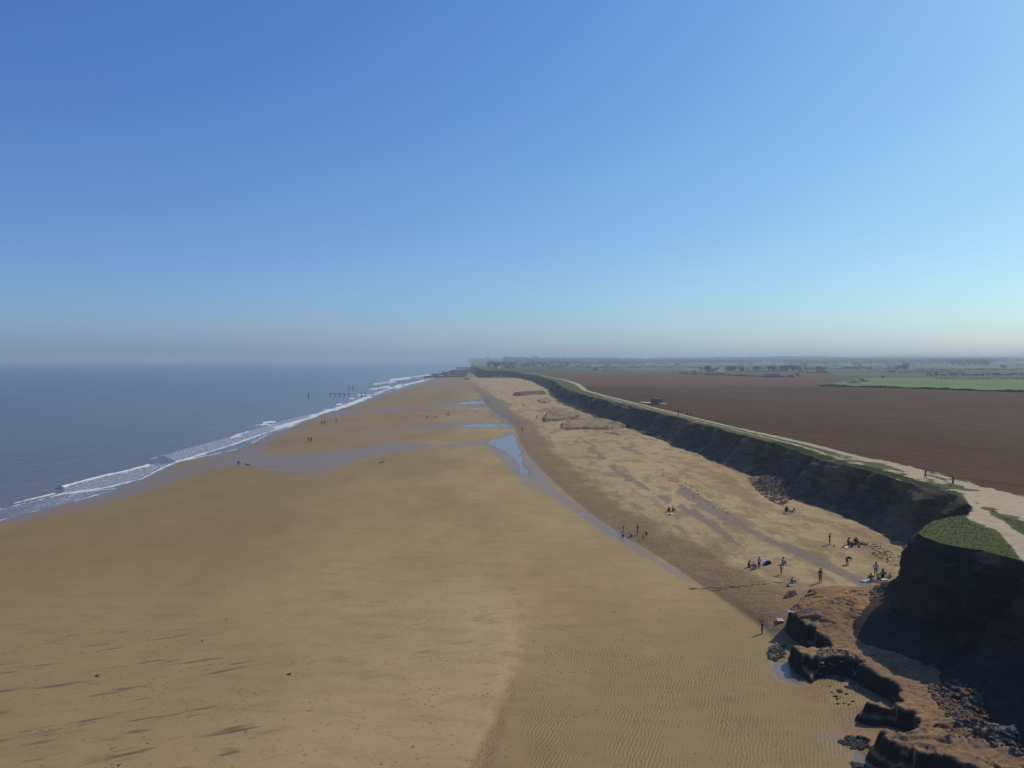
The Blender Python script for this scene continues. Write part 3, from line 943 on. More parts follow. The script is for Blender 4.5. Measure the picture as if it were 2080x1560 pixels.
# ------------------------------------------------------------------ low slumped ledges on the upper beach
def ledge(poly_px, zt_, h, mat, label, zoff=0.0, rs=.7):
    P = unps(poly_px, zt_)
    mn, mx = P.min(0) - 2, P.max(0) + 2
    gx = np.arange(mn[0], mx[0], rs); gy = np.arange(mn[1], mx[1], rs * 2)
    A, B = np.meshgrid(gx, gy)
    s = polysdf(A, B, P) + .8 * fbm(A / 3, B / 6, 170, 3)
    b_ = beach_height(A, B)
    top = b_ + h * (.62 + .6 * fbm(A / 5, B / 3, 171, 4)) + .15 * fbm(A / 1.5, B / 2, 172, 2)
    Z = b_ - .3 + (top - b_ + .3) * sstep(0, 1.3, s)
    me = grid_mesh('clay_ledge', A, B, Z, mask=(s[:-1, :-1] > -1.2))
    o = mk('clay_ledge', me, mat)
    return tag(o, label, 'clay ledge')


ledgem = M('ledge_clay')
q = ledgem.noise(.6, 5, .7)
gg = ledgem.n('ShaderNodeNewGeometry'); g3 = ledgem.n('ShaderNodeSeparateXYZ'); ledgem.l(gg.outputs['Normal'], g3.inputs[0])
c = ledgem.mix(ledgem.ramp(q, .35, .65), (.20, .14, .075), (.40, .295, .16))
c = ledgem.mix(ledgem.ramp(ledgem.noise(.9, 6, .7, (.4, 1.8, 1)), .48, .62, 0, .7), c, (.11, .08, .05))
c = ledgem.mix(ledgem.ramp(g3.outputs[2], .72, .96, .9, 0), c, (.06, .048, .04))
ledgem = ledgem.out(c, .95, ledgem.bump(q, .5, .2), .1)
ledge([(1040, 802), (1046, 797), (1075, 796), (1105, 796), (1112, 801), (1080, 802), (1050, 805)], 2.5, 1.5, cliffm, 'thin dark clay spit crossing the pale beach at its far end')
ledge([(1090, 812), (1110, 808), (1125, 812), (1115, 818), (1095, 817)], 3, 1.1, ledgem, 'small dark clay lump tucked under the far cliff')
ledge([(1088, 832), (1120, 826), (1160, 829), (1150, 836), (1115, 834), (1095, 836)], 3, .8, ledgem, 'low flat clay ledge just above the tawny mound')
ledge([(1100, 845), (1110, 836), (1140, 834), (1180, 839), (1172, 848), (1135, 849), (1105, 850)], 3.5, 2.0, ledgem, 'rounded tawny clay mound below the cliff mid-beach')
ledge([(1132, 864), (1150, 852), (1200, 848), (1240, 853), (1280, 866), (1240, 871), (1190, 868), (1150, 868)], 3.2, 1.5, ledgem, 'long low clay ledge with a dark undercut edge')
ledge([(1225, 877), (1255, 873), (1275, 876), (1262, 881)], 3, .6, ledgem, 'short thin clay step below the long ledge', rs=.4)
ledge([(1245, 882), (1262, 879), (1268, 883)], 3, .5, ledgem, 'tiny dark clay step nearest the sand', rs=.4)
ledge([(1578, 1208), (1588, 1197), (1612, 1195), (1634, 1202), (1622, 1208), (1600, 1211)], 2.3, 1.5, ledgem, 'small dark clay knob beside the blue towel', rs=.15)
# ------------------------------------------------------------------ cliff fall
FX, FY = np.meshgrid(np.arange(FAX - 11, FAX + 6, .3), np.arange(FAY - 25, FAY + 25, .4))
o = mk('cliff_fall', grid_mesh('cliff_fall', FX, FY, fan_z(FX, FY), mask=(fan_z(FX, FY)[:-1, :-1] > 1.6)), plain('fallen_clay', (.15, .10, .06), .95, .45, 1.5, .6))
tag(o, 'slumped fan of reddish brown clay fallen from the cliff onto the beach', 'cliff fall')

# ------------------------------------------------------------------ stones
stonemats = [plain('stone_dark', (.038, .034, .030), .85, .4, 2, .3), plain('stone_grey', (.13, .115, .095), .85, .3, 2, .3),
             plain('stone_brown', (.13, .085, .055), .9, .35, 2, .3)]


def stone_mesh(seed):
    r = np.random.RandomState(seed)
    t = (1 + 5 ** .5) / 2
    v = np.array([(-1, t, 0), (1, t, 0), (-1, -t, 0), (1, -t, 0), (0, -1, t), (0, 1, t), (0, -1, -t), (0, 1, -t), (t, 0, -1), (t, 0, 1), (-t, 0, -1), (-t, 0, 1)], float)
    f = [(0, 11, 5), (0, 5, 1), (0, 1, 7), (0, 7, 10), (0, 10, 11), (1, 5, 9), (5, 11, 4), (11, 10, 2), (10, 7, 6), (7, 1, 8),
         (3, 9, 4), (3, 4, 2), (3, 2, 6), (3, 6, 8), (3, 8, 9), (4, 9, 5), (2, 4, 11), (6, 2, 10), (8, 6, 7), (9, 8, 1)]
    v = v / np.linalg.norm(v[0])
    v = v * (1 + .28 * r.randn(12, 1)).clip(.6, 1.4)
    v[:, 2] *= .62; v[:, 0] *= 1.2
    return v, f


SV = [stone_mesh(i) for i in range(6)]
SM = [tri_mesh('stone', *SV[i]) for i in range(6)]
stone_count = 0


def stones(poly_px, zp, n, smin, smax, mats, label, group, nind, rub_label, seed):
    """the largest as stones of their own, the small rest as one rubble object"""
    r = np.random.RandomState(seed)
    P = unps(poly_px, zp)
    mn, mx = P.min(0), P.max(0)
    pts = []
    while len(pts) < n:
        c_ = mn + (mx - mn) * r.rand(200, 2)
        s = polysdf(c_[:, 0], c_[:, 1], P)
        pts += [tuple(p) for p, k in zip(c_, s) if k > 0]
    pts = pts[:n]
    sz = smin + (smax - smin) * r.rand(n) ** 3
    sz = np.sort(sz)[::-1]
    vv, fc = [], []
    for i, ((x, y), s) in enumerate(zip(pts, sz)):
        z = surf(x, y) if y > 44 else 2
        cz_ = cliff_z_here(x, y)
        if cz_ > z: z = cz_
        if z > 7.5: continue
        if i < nind:
            o = mk('stone', SM[i % 6], mats[r.randint(len(mats))], loc=(x, y, z + s * .25), rz=r.rand() * 6.28, scale=(s, s, s * (.8 + .4 * r.rand())))
            tag(o, label, 'stone', group)
        else:
            v, f = SV[r.randint(6)]
            a = r.rand() * 6.28
            ca, sa_ = math.cos(a), math.sin(a)
            w_ = np.stack([v[:, 0] * ca - v[:, 1] * sa_, v[:, 0] * sa_ + v[:, 1] * ca, v[:, 2]], 1) * s + (x, y, z + s * .2)
            k = len(vv) * 12
            vv.append(w_); fc += [(a_ + k, b_ + k, c_ + k) for a_, b_, c_ in f]
    if vv:
        o = mk('rubble', tri_mesh('rubble', np.concatenate(vv), fc), mats[0])
        tag(o, rub_label, None, None, 'stuff')


# a lookup of the cliff surface so rubble can rest on its foot
_ck = {}
_i = np.round(XC / .5).astype(int); _j = np.round(YC / .5).astype(int)
selc = YC < 260
for a_, b_, c_ in zip(_i[selc].ravel(), _j[selc].ravel(), zz[selc].ravel()):
    k_ = (a_, b_)
    if c_ > _ck.get(k_, -9): _ck[k_] = c_


def cliff_z_here(x, y):
    return _ck.get((int(round(x / .5)), int(round(y / .5))), -9)


dk_, gy2, br_ = stonemats
stones([(1560, 1320), (1575, 1308), (1595, 1312), (1592, 1335), (1572, 1342), (1558, 1335)], .4, 190, .05, .26, [dk_, br_, gy2],
       'dark stone in the heap beside the pointed clay tip', 'dark stones heaped beside the clay tip', 14, 'small dark stones heaped beside the clay tip', 1)
stones([(1655, 1362), (1690, 1350), (1740, 1372), (1765, 1402), (1735, 1395), (1700, 1382), (1660, 1378)], .4, 420, .03, .19, [gy2, gy2, dk_],
       'pale grey stone in the scooped middle bay', 'pale stones in the middle bay', 22, 'pale pebbles spread below the middle bay', 2)
stones([(1680, 1395), (1720, 1392), (1735, 1425), (1715, 1440), (1690, 1425)], .4, 16, .07, .22, [dk_], 'lone dark stone on the sand below the bays', 'scattered dark stones on the sand', 16, 'x', 3)
stones([(1702, 1505), (1730, 1495), (1760, 1500), (1765, 1520), (1735, 1522), (1710, 1516)], .4, 170, .05, .26, [dk_],
       'blackish stone beside the lowest round pool', 'black stones by the lowest pool', 14, 'small black stones by the lowest round pool', 4)
stones([(1728, 1550), (1765, 1552), (1770, 1575), (1730, 1575)], .4, 50, .08, .3, [dk_], 'black stone at the bottom edge below the round pool', 'black stones below the round pool', 6, 'small black stones below the round pool', 14)
stones([(1885, 1392), (1945, 1398), (1990, 1430), (2010, 1480), (1985, 1505), (1945, 1480), (1905, 1430)], 2.2, 1500, .04, .22, [br_, br_, gy2, dk_],
       'angular stone in the rubble along the shaded cliff foot', 'rubble stones at the near cliff foot', 42, 'broken rubble along the near cliff foot', 5)
stones([(2000, 1480), (2060, 1500), (2085, 1545), (2060, 1540), (2015, 1515)], 2.2, 300, .04, .24, [gy2, dk_],
       'grey stone at the bottom right corner on the clay', 'grey stones in the corner', 12, 'small grey stones in the bottom right corner', 6)
stones([(1770, 1198), (1800, 1185), (1812, 1205), (1790, 1232), (1765, 1240)], 2.6, 260, .04, .24, [br_, gy2],
       'stone in the rubble between the mound and the picnic group', 'rubble by the orange mound', 12, 'rubble between the orange mound and the cliff', 7)
stones([(1740, 1098), (1780, 1105), (1832, 1132), (1838, 1150), (1805, 1150), (1770, 1125)], 2.6, 420, .03, .16, [br_, gy2],
       'brown stone scattered at the foot of the shaded cliff', 'stones along the foot of the shaded cliff', 18, 'small brown stones along the edge of the cliff shade', 8)
stones([(1525, 985), (1575, 968), (1610, 985), (1608, 1015), (1590, 1030), (1555, 1012)], 2.6, 1900, .06, .30, [br_, br_, dk_],
       'reddish brown clod in the cliff fall beside the beach', 'clods of the cliff fall', 60, 'crumbled reddish brown clods of the cliff fall', 9)
stones([(1565, 965), (1640, 935), (1645, 965), (1605, 990)], 4.5, 420, .07, .36, [dk_, br_],
       'dark clod on the slope above the cliff fall', 'clods above the cliff fall', 12, 'small clods above the cliff fall', 10)
stones([(1340, 950), (1400, 985), (1500, 1045), (1480, 1050), (1390, 1000), (1330, 962)], 2.4, 260, .04, .17, [dk_, gy2], 'x', 'x', 0,
       'thin line of small stones strewn along the upper beach', 11)
# lone stones and shells on the lower sand
for k, (u_, v_, s_, mt, lb) in enumerate([(199, 1373, .17, gy2, 'pale stone alone on the left sand'), (588, 1370, .2, dk_, 'dark stone alone on the sand left of the bar'),
                                          (242, 1554, .13, gy2, 'pale pebble at the bottom left edge'), (313, 1379, .09, gy2, 'small pale shell near the dark streaks'),
                                          (460, 1257, .1, br_, 'small brown stone on the middle left sand'), (227, 1521, .08, gy2, 'tiny pale shell near the bottom left'),
                                          (411, 1302, .09, dk_, 'tiny dark stone among the left streaks'), (300, 1510, .08, gy2, 'tiny white pebble on the bottom left sand')]):
    x, y, z = place(u_, v_)
    tag(mk('stone', SM[k % 6], mt, loc=(x, y, z + s_ * .2), rz=k, scale=s_), lb, 'stone')

# ------------------------------------------------------------------ haze
hz = bpy.data.meshes.new('haze')
bx = (-15600, 15600); by = (-3400, 15200); bz = (-6.0, 75.0)
hv = [(x, y, z) for x in bx for y in by for z in bz]
hz.from_pydata(hv, [], [(0, 1, 3, 2), (4, 6, 7, 5), (0, 4, 5, 1), (2, 3, 7, 6), (0, 2, 6, 4), (1, 5, 7, 3)])
hm = bpy.data.materials.new('haze_air'); hm.use_nodes = True
hn = hm.node_tree
for nd in list(hn.nodes):
    if nd.type == 'BSDF_PRINCIPLED': hn.nodes.remove(nd)
pv = hn.nodes.new('ShaderNodeVolumePrincipled')
pv.inputs['Color'].default_value = (.61, .74, .85, 1)
pv.inputs['Density'].default_value = 2.2e-4
pv.inputs['Anisotropy'].default_value = 0.2
hn.links.new(pv.outputs[0], hn.nodes['Material Output'].inputs['Volume'])
ho = mk('haze', hz, hm)
ho['kind'] = 'stuff'
ho.visible_shadow = True
#TAIL

# ------------------------------------------------------------------ people
def skin_mesh(name, chains, sub=1):
    """chains: list of point lists [(x, y, z, r)]; the first point of every later chain is joined to the nearest existing vertex"""
    verts, edges, rad = [], [], []
    for ci, ch in enumerate(chains):
        prev = None
        for i, p in enumerate(ch):
            if i == 0 and ci > 0:
                d = [sum((a - b) ** 2 for a, b in zip(p[:3], q)) for q in verts]
                j = int(np.argmin(d))
                if d[j] < 1e-4:
                    prev = j; continue
                verts.append(p[:3]); rad.append(p[3]); k = len(verts) - 1
                edges.append((j, k)); prev = k; continue
            verts.append(p[:3]); rad.append(p[3]); k = len(verts) - 1
            if prev is not None: edges.append((prev, k))
            prev = k
    me = bpy.data.meshes.new(name + '_src')
    me.from_pydata(verts, edges, [])
    o = bpy.data.objects.new(name + '_src', me)
    SC.collection.objects.link(o)
    o.modifiers.new('s', 'SKIN')
    me.skin_vertices[0].data.foreach_set('radius', np.repeat(np.array(rad, np.float32), 2))
    me.skin_vertices[0].data[0].use_root = True
    if sub:
        sb = o.modifiers.new('u', 'SUBSURF'); sb.levels = sub; sb.render_levels = sub
    dg = bpy.context.evaluated_depsgraph_get()
    out = bpy.data.meshes.new_from_object(o.evaluated_get(dg))
    out.name = name
    bpy.data.objects.remove(o); bpy.data.meshes.remove(me)
    out.polygons.foreach_set('use_smooth', np.ones(len(out.polygons), bool))
    return out


def V3(*a):
    return np.array(a, float)


POSES = {
    'stand': dict(pel=(0, 0, .95), che=(0, 0, 1.30), nek=(0, .01, 1.48), hed=(0, .03, 1.62),
                  hip=.10, kn=((-.11, .02, .5), (.11, .03, .5)), an=((-.12, -.02, .08), (.13, 0, .08)), toe=((-.14, .14, .04), (.15, .16, .04)),
                  el=((-.27, -.03, 1.13), (.27, -.02, 1.13)), wr=((-.28, .06, .90), (.28, .07, .90))),
    'walk': dict(pel=(0, 0, .93), che=(0, .02, 1.29), nek=(0, .04, 1.47), hed=(0, .07, 1.61),
                 hip=.10, kn=((-.1, .12, .51), (.1, 0, .49)), an=((-.1, .16, .09), (.1, -.17, .11)), toe=((-.1, .30, .05), (.1, -.05, .04)),
                 el=((-.26, -.15, 1.13), (.26, .10, 1.12)), wr=((-.26, -.10, .90), (.24, .28, .98))),
    'sit': dict(pel=(0, 0, .14), che=(0, -.07, .50), nek=(0, -.05, .68), hed=(0, 0, .82),
                hip=.10, kn=((-.16, .36, .46), (.16, .38, .44)), an=((-.13, .62, .08), (.14, .66, .08)), toe=((-.14, .76, .05), (.15, .80, .05)),
                el=((-.30, -.05, .34), (.28, .12, .36)), wr=((-.30, -.22, .12), (.2, .30, .40))),
    'lounge': dict(pel=(0, 0, .13), che=(0, -.25, .40), nek=(0, -.35, .54), hed=(0, -.36, .69),
                   hip=.10, kn=((-.12, .40, .28), (.12, .42, .12)), an=((-.1, .78, .08), (.12, .84, .08)), toe=((-.1, .84, .2), (.13, .90, .2)),
                   el=((-.28, -.42, .24), (.28, -.42, .24)), wr=((-.3, -.52, .05), (.3, -.52, .05))),
    'bend': dict(pel=(0, -.12, .90), che=(0, .22, 1.05), nek=(0, .38, .99), hed=(0, .50, .90),
                 hip=.10, kn=((-.12, -.02, .48), (.12, .02, .48)), an=((-.13, -.06, .08), (.13, -.02, .08)), toe=((-.14, .09, .04), (.14, .13, .04)),
                 el=((-.22, .38, .78), (.22, .40, .78)), wr=((-.16, .44, .52), (.16, .48, .52))),
    'crouch': dict(pel=(0, -.14, .32), che=(0, .06, .62), nek=(0, .16, .76), hed=(0, .24, .88),
                   hip=.10, kn=((-.18, .24, .48), (.18, .26, .46)), an=((-.13, .06, .09), (.13, .08, .09)), toe=((-.15, .2, .04), (.15, .22, .04)),
                   el=((-.26, .22, .45), (.26, .24, .45)), wr=((-.18, .42, .26), (.16, .44, .22))),
}
_people = {}


def person_meshes(pose):
    if pose in _people: return _people[pose]
    P = POSES[pose]
    pel, che, nek, hed = (V3(*P[k]) for k in ('pel', 'che', 'nek', 'hed'))
    up_ = (che - pel) / np.linalg.norm(che - pel)
    mid = pel * .5 + che * .5
    shz = che + up_ * .10
    hd = (hed - nek) / np.linalg.norm(hed - nek)
    fwd = np.cross(V3(1, 0, 0), hd); fwd = fwd / np.linalg.norm(fwd)
    top = hed + hd * .10
    A = lambda p, r: (*map(float, p), r)
    body = [[A(pel, .115), A(mid, .11), A(che, .125), A(nek, .055), A(hed - hd * .03, .082), A(hed + hd * .03, .092), A(top, .06)],
            [A(hed, .08), A(hed + fwd * .105 - hd * .01, .014)],                          # nose
            [A(hed, .08), A(hed + V3(.095, 0, 0), .014)], [A(hed, .08), A(hed - V3(.095, 0, 0), .014)]]   # ears
    topc = [[A(pel + up_ * .04, .145), A(mid, .135), A(che, .155), A(che + up_ * .1, .12)]]
    trc = [[A(pel + up_ * .05, .14), A(pel, .14)]]
    shoe = []
    for s, i in ((-1, 0), (1, 1)):
        sh = shz + V3(s * .18, 0, 0)
        el, wr = V3(*P['el'][i]), V3(*P['wr'][i])
        fdir = (wr - el) / np.linalg.norm(wr - el)
        palm = wr + fdir * .06
        body.append([A(che, .125), A(sh, .062), A(el, .042), A(wr, .028), A(palm, .034)])
        side = np.cross(fdir, V3(0, 1, 0)); side = side / (np.linalg.norm(side) + 1e-6)
        for q, (o_, l_) in enumerate(((-.028, .070), (-.009, .085), (.010, .080), (.028, .062))):
            b0 = palm + V3(0, 1, 0) * o_ + fdir * .03
            body.append([A(b0, .009), A(b0 + fdir * l_ * .55, .0085), A(b0 + fdir * l_ * .9 + side * .02 * -s, .007)])
        tb = palm + V3(0, .035, 0) - fdir * .02
        body.append([A(tb, .011), A(tb + V3(0, .03, 0) + fdir * .03, .009)])
        topc.append([A(che, .155), A(sh, .085), A(sh * .45 + el * .55, .062), A(el * .9 + wr * .1, .055)])
        hp = pel + V3(s * P['hip'], 0, -.03)
        kn, an, toe = (V3(*P[k][i]) for k in ('kn', 'an', 'toe'))
        body.append([A(pel, .115), A(hp, .085), A(kn, .056), A(an, .036), A(toe, .034)])
        trc.append([A(pel, .14), A(hp, .105), A(hp * .5 + kn * .5, .09), A(kn, .072), A(an * .85 + kn * .15, .058)])
        shoe.append([A(an + V3(0, -.03, -.01), .046), A(an * .4 + toe * .6, .044), A(toe, .036)])
    hair = [[A(hed + hd * .035 - fwd * .02, .096), A(hed + hd * .10 - fwd * .02, .075)], [A(hed + hd * .035 - fwd * .02, .096), A(hed - hd * .05 - fwd * .05, .07)]]
    out = dict(body=skin_mesh('body', body), shirt=skin_mesh('shirt', topc), trousers=skin_mesh('trousers', trc),
               hair=skin_mesh('hair', hair), shoe=[skin_mesh('shoe', [c_]) for c_ in shoe])
    _people[pose] = out
    return out


def flat(name, col, rough=.8):
    return plain(name, col, rough, .12, 9)


SKIN = flat('skin', (.50, .31, .21), .6)
FAB = {k: flat('fabric_' + k, v) for k, v in dict(black=(.015, .015, .018), navy=(.02, .028, .06), grey=(.12, .12, .13), white=(.62, .62, .62), red=(.16, .03, .03),
       rust=(.20, .075, .04), blue=(.06, .12, .32), paleblue=(.36, .48, .62), green=(.09, .16, .07), pink=(.55, .30, .30), tan=(.32, .24, .15), brightblue=(.015, .06, .55),
       teal=(.12, .26, .28), cream=(.50, .46, .38)).items()}
HAIR = {k: flat('hair_' + k, v, .6) for k, v in dict(dark=(.02, .014, .01), brown=(.07, .04, .02), fair=(.28, .19, .10)).items()}


def person(u, v, px, pose, face, shirt, trous, hair, label, group=None, z=None, child=False, rel=None):
    x, y, zz_ = place(u, v, z)
    full = {'stand': 1.72, 'walk': 1.72, 'sit': .95, 'lounge': .82, 'bend': 1.25, 'crouch': 1.02}[pose]
    depth = y
    h = px * depth / F / full
    h = min(max(h, .55), 1.12)
    ms = person_meshes(pose)
    t = thing('person', label, 'person', (x, y, zz_ - .01), math.radians(face), group, (h * 1.12, h * 1.12, h))
    mk('body', ms['body'], SKIN, t)
    if shirt: mk('shirt', ms['shirt'], FAB[shirt], t)
    if trous: mk('trousers', ms['trousers'], FAB[trous], t)
    mk('hair', ms['hair'], HAIR[hair], t)
    for sm in ms['shoe']: mk('shoe', sm, FAB['black'], t)
    return t, (x, y, zz_)


# u, v, px height, pose, facing (degrees, 0 = away), shirt, trousers, hair, label, group
WATER = 'people by the blue runnel'
PPL = [
    (1548, 1288, 27, 'stand', 60, 'black', 'black', 'dark', 'person all in black standing alone below the berm near the clay ledge', None),
    (1666, 1183, 29, 'stand', 200, 'rust', 'rust', 'fair', 'fair haired person in rust coloured clothes standing above the orange mound', None),
    (1587, 1167, 19, 'walk', 120, 'grey', 'tan', 'dark', 'child in grey and tan walking on the grey shingle', None),
    (1542, 1154, 24, 'stand', 200, 'paleblue', 'navy', 'fair', 'person in pale blue top standing beside the small blue shelter', 'people by the blue shelter'),
    (1522, 1152, 14, 'sit', 230, 'red', 'black', 'dark', 'person in dark red sitting left of the blue shelter', 'people by the blue shelter'),
    (1535, 1155, 14, 'crouch', 60, 'tan', 'tan', 'fair', 'small child in tan crouching beside the person in pale blue', 'people by the blue shelter'),
    (1591, 1146, 15, 'sit', 180, 'white', 'green', 'dark', 'person in white top and green shorts sitting on the shingle', None),
    (1685, 1106, 23, 'stand', 240, 'black', 'navy', 'dark', 'person in dark clothes standing left of the big picnic group', None),
    (1724, 1106, 17, 'sit', 220, 'black', 'red', 'dark', 'person in black sitting at the left of the big picnic group', 'picnic group under the shaded cliff'),
    (1738, 1105, 17, 'sit', 190, 'grey', 'black', 'brown', 'person in grey sitting in the middle of the big picnic group', 'picnic group under the shaded cliff'),
    (1747, 1106, 12, 'lounge', 250, 'black', 'black', 'dark', 'person in black leaning back at the right of the big picnic group', 'picnic group under the shaded cliff'),
    (1730, 1111, 12, 'sit', 130, 'navy', 'navy', 'fair', 'person in navy sitting on the white picnic towel', 'picnic group under the shaded cliff'),
    (1721, 1147, 18, 'bend', -80, 'black', 'red', 'dark', 'person in black bending down on the open shingle', None),
    (1779, 1169, 28, 'stand', 170, 'paleblue', 'navy', 'dark', 'person in pale blue top standing over the towels by the cliff', 'group on towels at the cliff'),
    (1794, 1172, 17, 'sit', 120, 'green', 'black', 'dark', 'person in green sitting nearest the cliff', 'group on towels at the cliff'),
    (1769, 1179, 15, 'sit', 160, 'red', None, 'dark', 'person in dark red sitting on the long white towel', 'group on towels at the cliff'),
    (1777, 1182, 12, 'lounge', 240, None, 'pink', 'brown', 'bare chested person leaning back on the long white towel', 'group on towels at the cliff'),
    (1786, 1181, 14, 'crouch', 40, 'green', 'black', 'dark', 'person in green crouching between the two towels', 'group on towels at the cliff'),
    (1808, 1174, 11, 'sit', 100, 'pink', 'pink', 'fair', 'child in pink sitting at the edge of the cliff shade', 'group on towels at the cliff'),
    (1609, 1184, 12, 'sit', 240, 'black', 'black', 'dark', 'person in black sitting behind the small blue towel', None),
    (1598, 1039, 13, 'sit', 150, 'black', 'navy', 'dark', 'person in black sitting on a mat below the cliff fall', 'pair below the cliff fall'),
    (1609, 1040, 9, 'lounge', 60, 'grey', 'black', 'dark', 'person in grey lying back beside the mat below the cliff fall', 'pair below the cliff fall'),
    (1359, 1039, 10, 'sit', 150, 'black', 'black', 'dark', 'person in black sitting left on the mid-beach rug', 'pair on the mid-beach rug'),
    (1367, 1038, 10, 'sit', 210, 'green', 'black', 'dark', 'person in dark green sitting right on the mid-beach rug', 'pair on the mid-beach rug'),
    (1295, 1086, 21, 'stand', 60, 'black', 'tan', 'dark', 'tallest person at the runnel edge in a black top', WATER),
    (1266, 1080, 12, 'stand', 120, 'green', 'tan', 'dark', 'child in green standing behind the crouching one at the runnel', WATER),
    (1266, 1092, 10, 'crouch', 70, 'navy', 'navy', 'dark', 'child in navy crouching in the shallow runnel water', WATER),
    (1283, 1089, 9, 'crouch', 100, 'white', 'black', 'dark', 'child in white crouching at the runnel edge', WATER),
    (1314, 1087, 9, 'crouch', 120, 'red', 'black', 'dark', 'person in dark red crouching on the berm by the runnel', WATER),
    (1307, 1095, 10, 'stand', 240, 'cream', 'tan', 'fair', 'small pale child standing at the runnel edge', WATER),
    (1880, 972, 21, 'walk', 60, 'red', 'black', 'dark', 'walker in dark red jacket on the sandy clifftop path', None),
    (1936, 986, 21, 'walk', 60, 'navy', 'black', 'fair', 'walker in navy with a pale backpack on the clifftop path', None),
    (1378, 842, 9.5, 'stand', 40, 'black', 'black', 'dark', 'walker in black on the far clifftop path near the pillbox', 'far walkers on the clifftop'),
    (1396, 841, 8.5, 'stand', 40, 'rust', 'black', 'dark', 'walker in rust brown on the far clifftop path', 'far walkers on the clifftop'),
    (1405, 844, 11, 'stand', 40, 'pink', 'black', 'fair', 'walker in pale pink at the right of the far clifftop walkers', 'far walkers on the clifftop'),
    (627, 898, 10, 'stand', 20, 'black', 'black', 'dark', 'left one of the close black pair on the middle sand', 'black pair on the sand'),
    (632, 898, 10, 'stand', -20, 'black', 'black', 'dark', 'right one of the close black pair on the middle sand', 'black pair on the sand'),
    (654, 863, 8, 'walk', 20, 'red', 'black', 'dark', 'left one of the reddish pair walking near the surf', 'reddish pair near the surf'),
    (660, 862, 8, 'walk', 20, 'red', 'rust', 'dark', 'right one of the reddish pair walking near the surf', 'reddish pair near the surf'),
    (683, 859, 9, 'stand', 20, 'red', 'tan', 'dark', 'lone walker in dark red on the sand right of the reddish pair', None),
    (484, 945, 9, 'bend', 250, 'navy', 'black', 'dark', 'person in navy bending on the wet sand with a dog nearby', None),
    (868, 849, 8, 'crouch', 20, 'red', 'black', 'dark', 'person in dark red crouching at the left of the far sandbar party', 'far sandbar party'),
    (908, 846, 8, 'stand', 20, 'rust', 'tan', 'dark', 'person in rust standing on the far sandbar', 'far sandbar party'),
    (912, 845, 9, 'stand', 60, 'black', 'black', 'dark', 'person in black standing at the right end of the far sandbar party', 'far sandbar party'),
    (1063, 827, 7, 'stand', 20, 'black', 'black', 'dark', 'person in black on the pale far beach left of the ledges', None),
    (1091, 851, 8, 'walk', 20, 'black', 'tan', 'dark', 'person in black walking left of the tawny mound', None),
    (1061, 876, 7, 'stand', 20, 'red', 'black', 'dark', 'person in dark red on the brown berm above the blue pool', None),
    (1066, 782, 5, 'stand', 20, 'rust', 'black', 'dark', 'tiny far person on the bright patch of far beach', None),
    (1078, 801, 5, 'stand', 20, 'black', 'black', 'dark', 'tiny far person behind the thin clay spit', None),
    (1142, 857, 6, 'stand', 20, 'white', 'grey', 'fair', 'person in white standing on the long low ledge', None),
    (1593, 1102, 0, 'stand', 0, None, None, 'dark', '', None),
]
ppos = {}
for (u_, v_, px, pose, face, shr, trs, hr, lb, gp) in PPL:
    if px == 0: continue
    t, p = person(u_, v_, px, pose, face, shr, trs, hr, lb, gp)
    ppos[lb] = (t, p)

# pale backpack on the clifftop walker
wt_, wp_ = ppos['walker in navy with a pale backpack on the clifftop path']
bpk = skin_mesh('backpack', [[(0, 0, 0, .15), (0, 0, .22, .14), (0, 0, .36, .09)]])
a_ = math.radians(60)
o = mk('backpack', bpk, FAB['cream'], loc=(wp_[0] + .27 * math.sin(a_), wp_[1] - .27 * math.cos(a_), wp_[2] + 1.08), rz=a_)
tag(o, 'pale backpack worn by the navy clifftop walker', 'backpack')


# dogs
def dog(u, v, lb, col, s):
    x, y, z = place(u, v)
    me = skin_mesh('dog', [[(0, -.28, .44, .085), (0, 0, .44, .10), (0, .24, .46, .115), (0, .40, .60, .065), (0, .50, .68, .07), (0, .66, .65, .03)],
                           [(0, -.28, .44, .085), (0, -.42, .52, .025), (0, -.58, .62, .015)],
                           [(0, .24, .46, .1), (.08, .26, .36, .045), (.08, .24, .18, .028), (.08, .26, .03, .024)],
                           [(0, .24, .46, .1), (-.08, .26, .36, .045), (-.08, .30, .18, .028), (-.08, .26, .03, .024)],
                           [(0, -.28, .44, .085), (.08, -.26, .32, .055), (.08, -.38, .18, .026), (.08, -.33, .03, .022)],
                           [(0, -.28, .44, .085), (-.08, -.26, .32, .055), (-.08, -.38, .18, .026), (-.08, -.33, .03, .022)],
                           [(0, .50, .68, .07), (.05, .47, .76, .02)], [(0, .50, .68, .07), (-.05, .47, .76, .02)]])
    return tag(mk('dog', me, FAB[col], loc=(x, y, z), rz=2.0, scale=s), lb, 'dog')


dog(503, 948, 'dark dog on the wet sand beside the bending person', 'black', 1.3)
dog(885, 848, 'brown dog on the far sandbar between two groups', 'rust', 1.3)


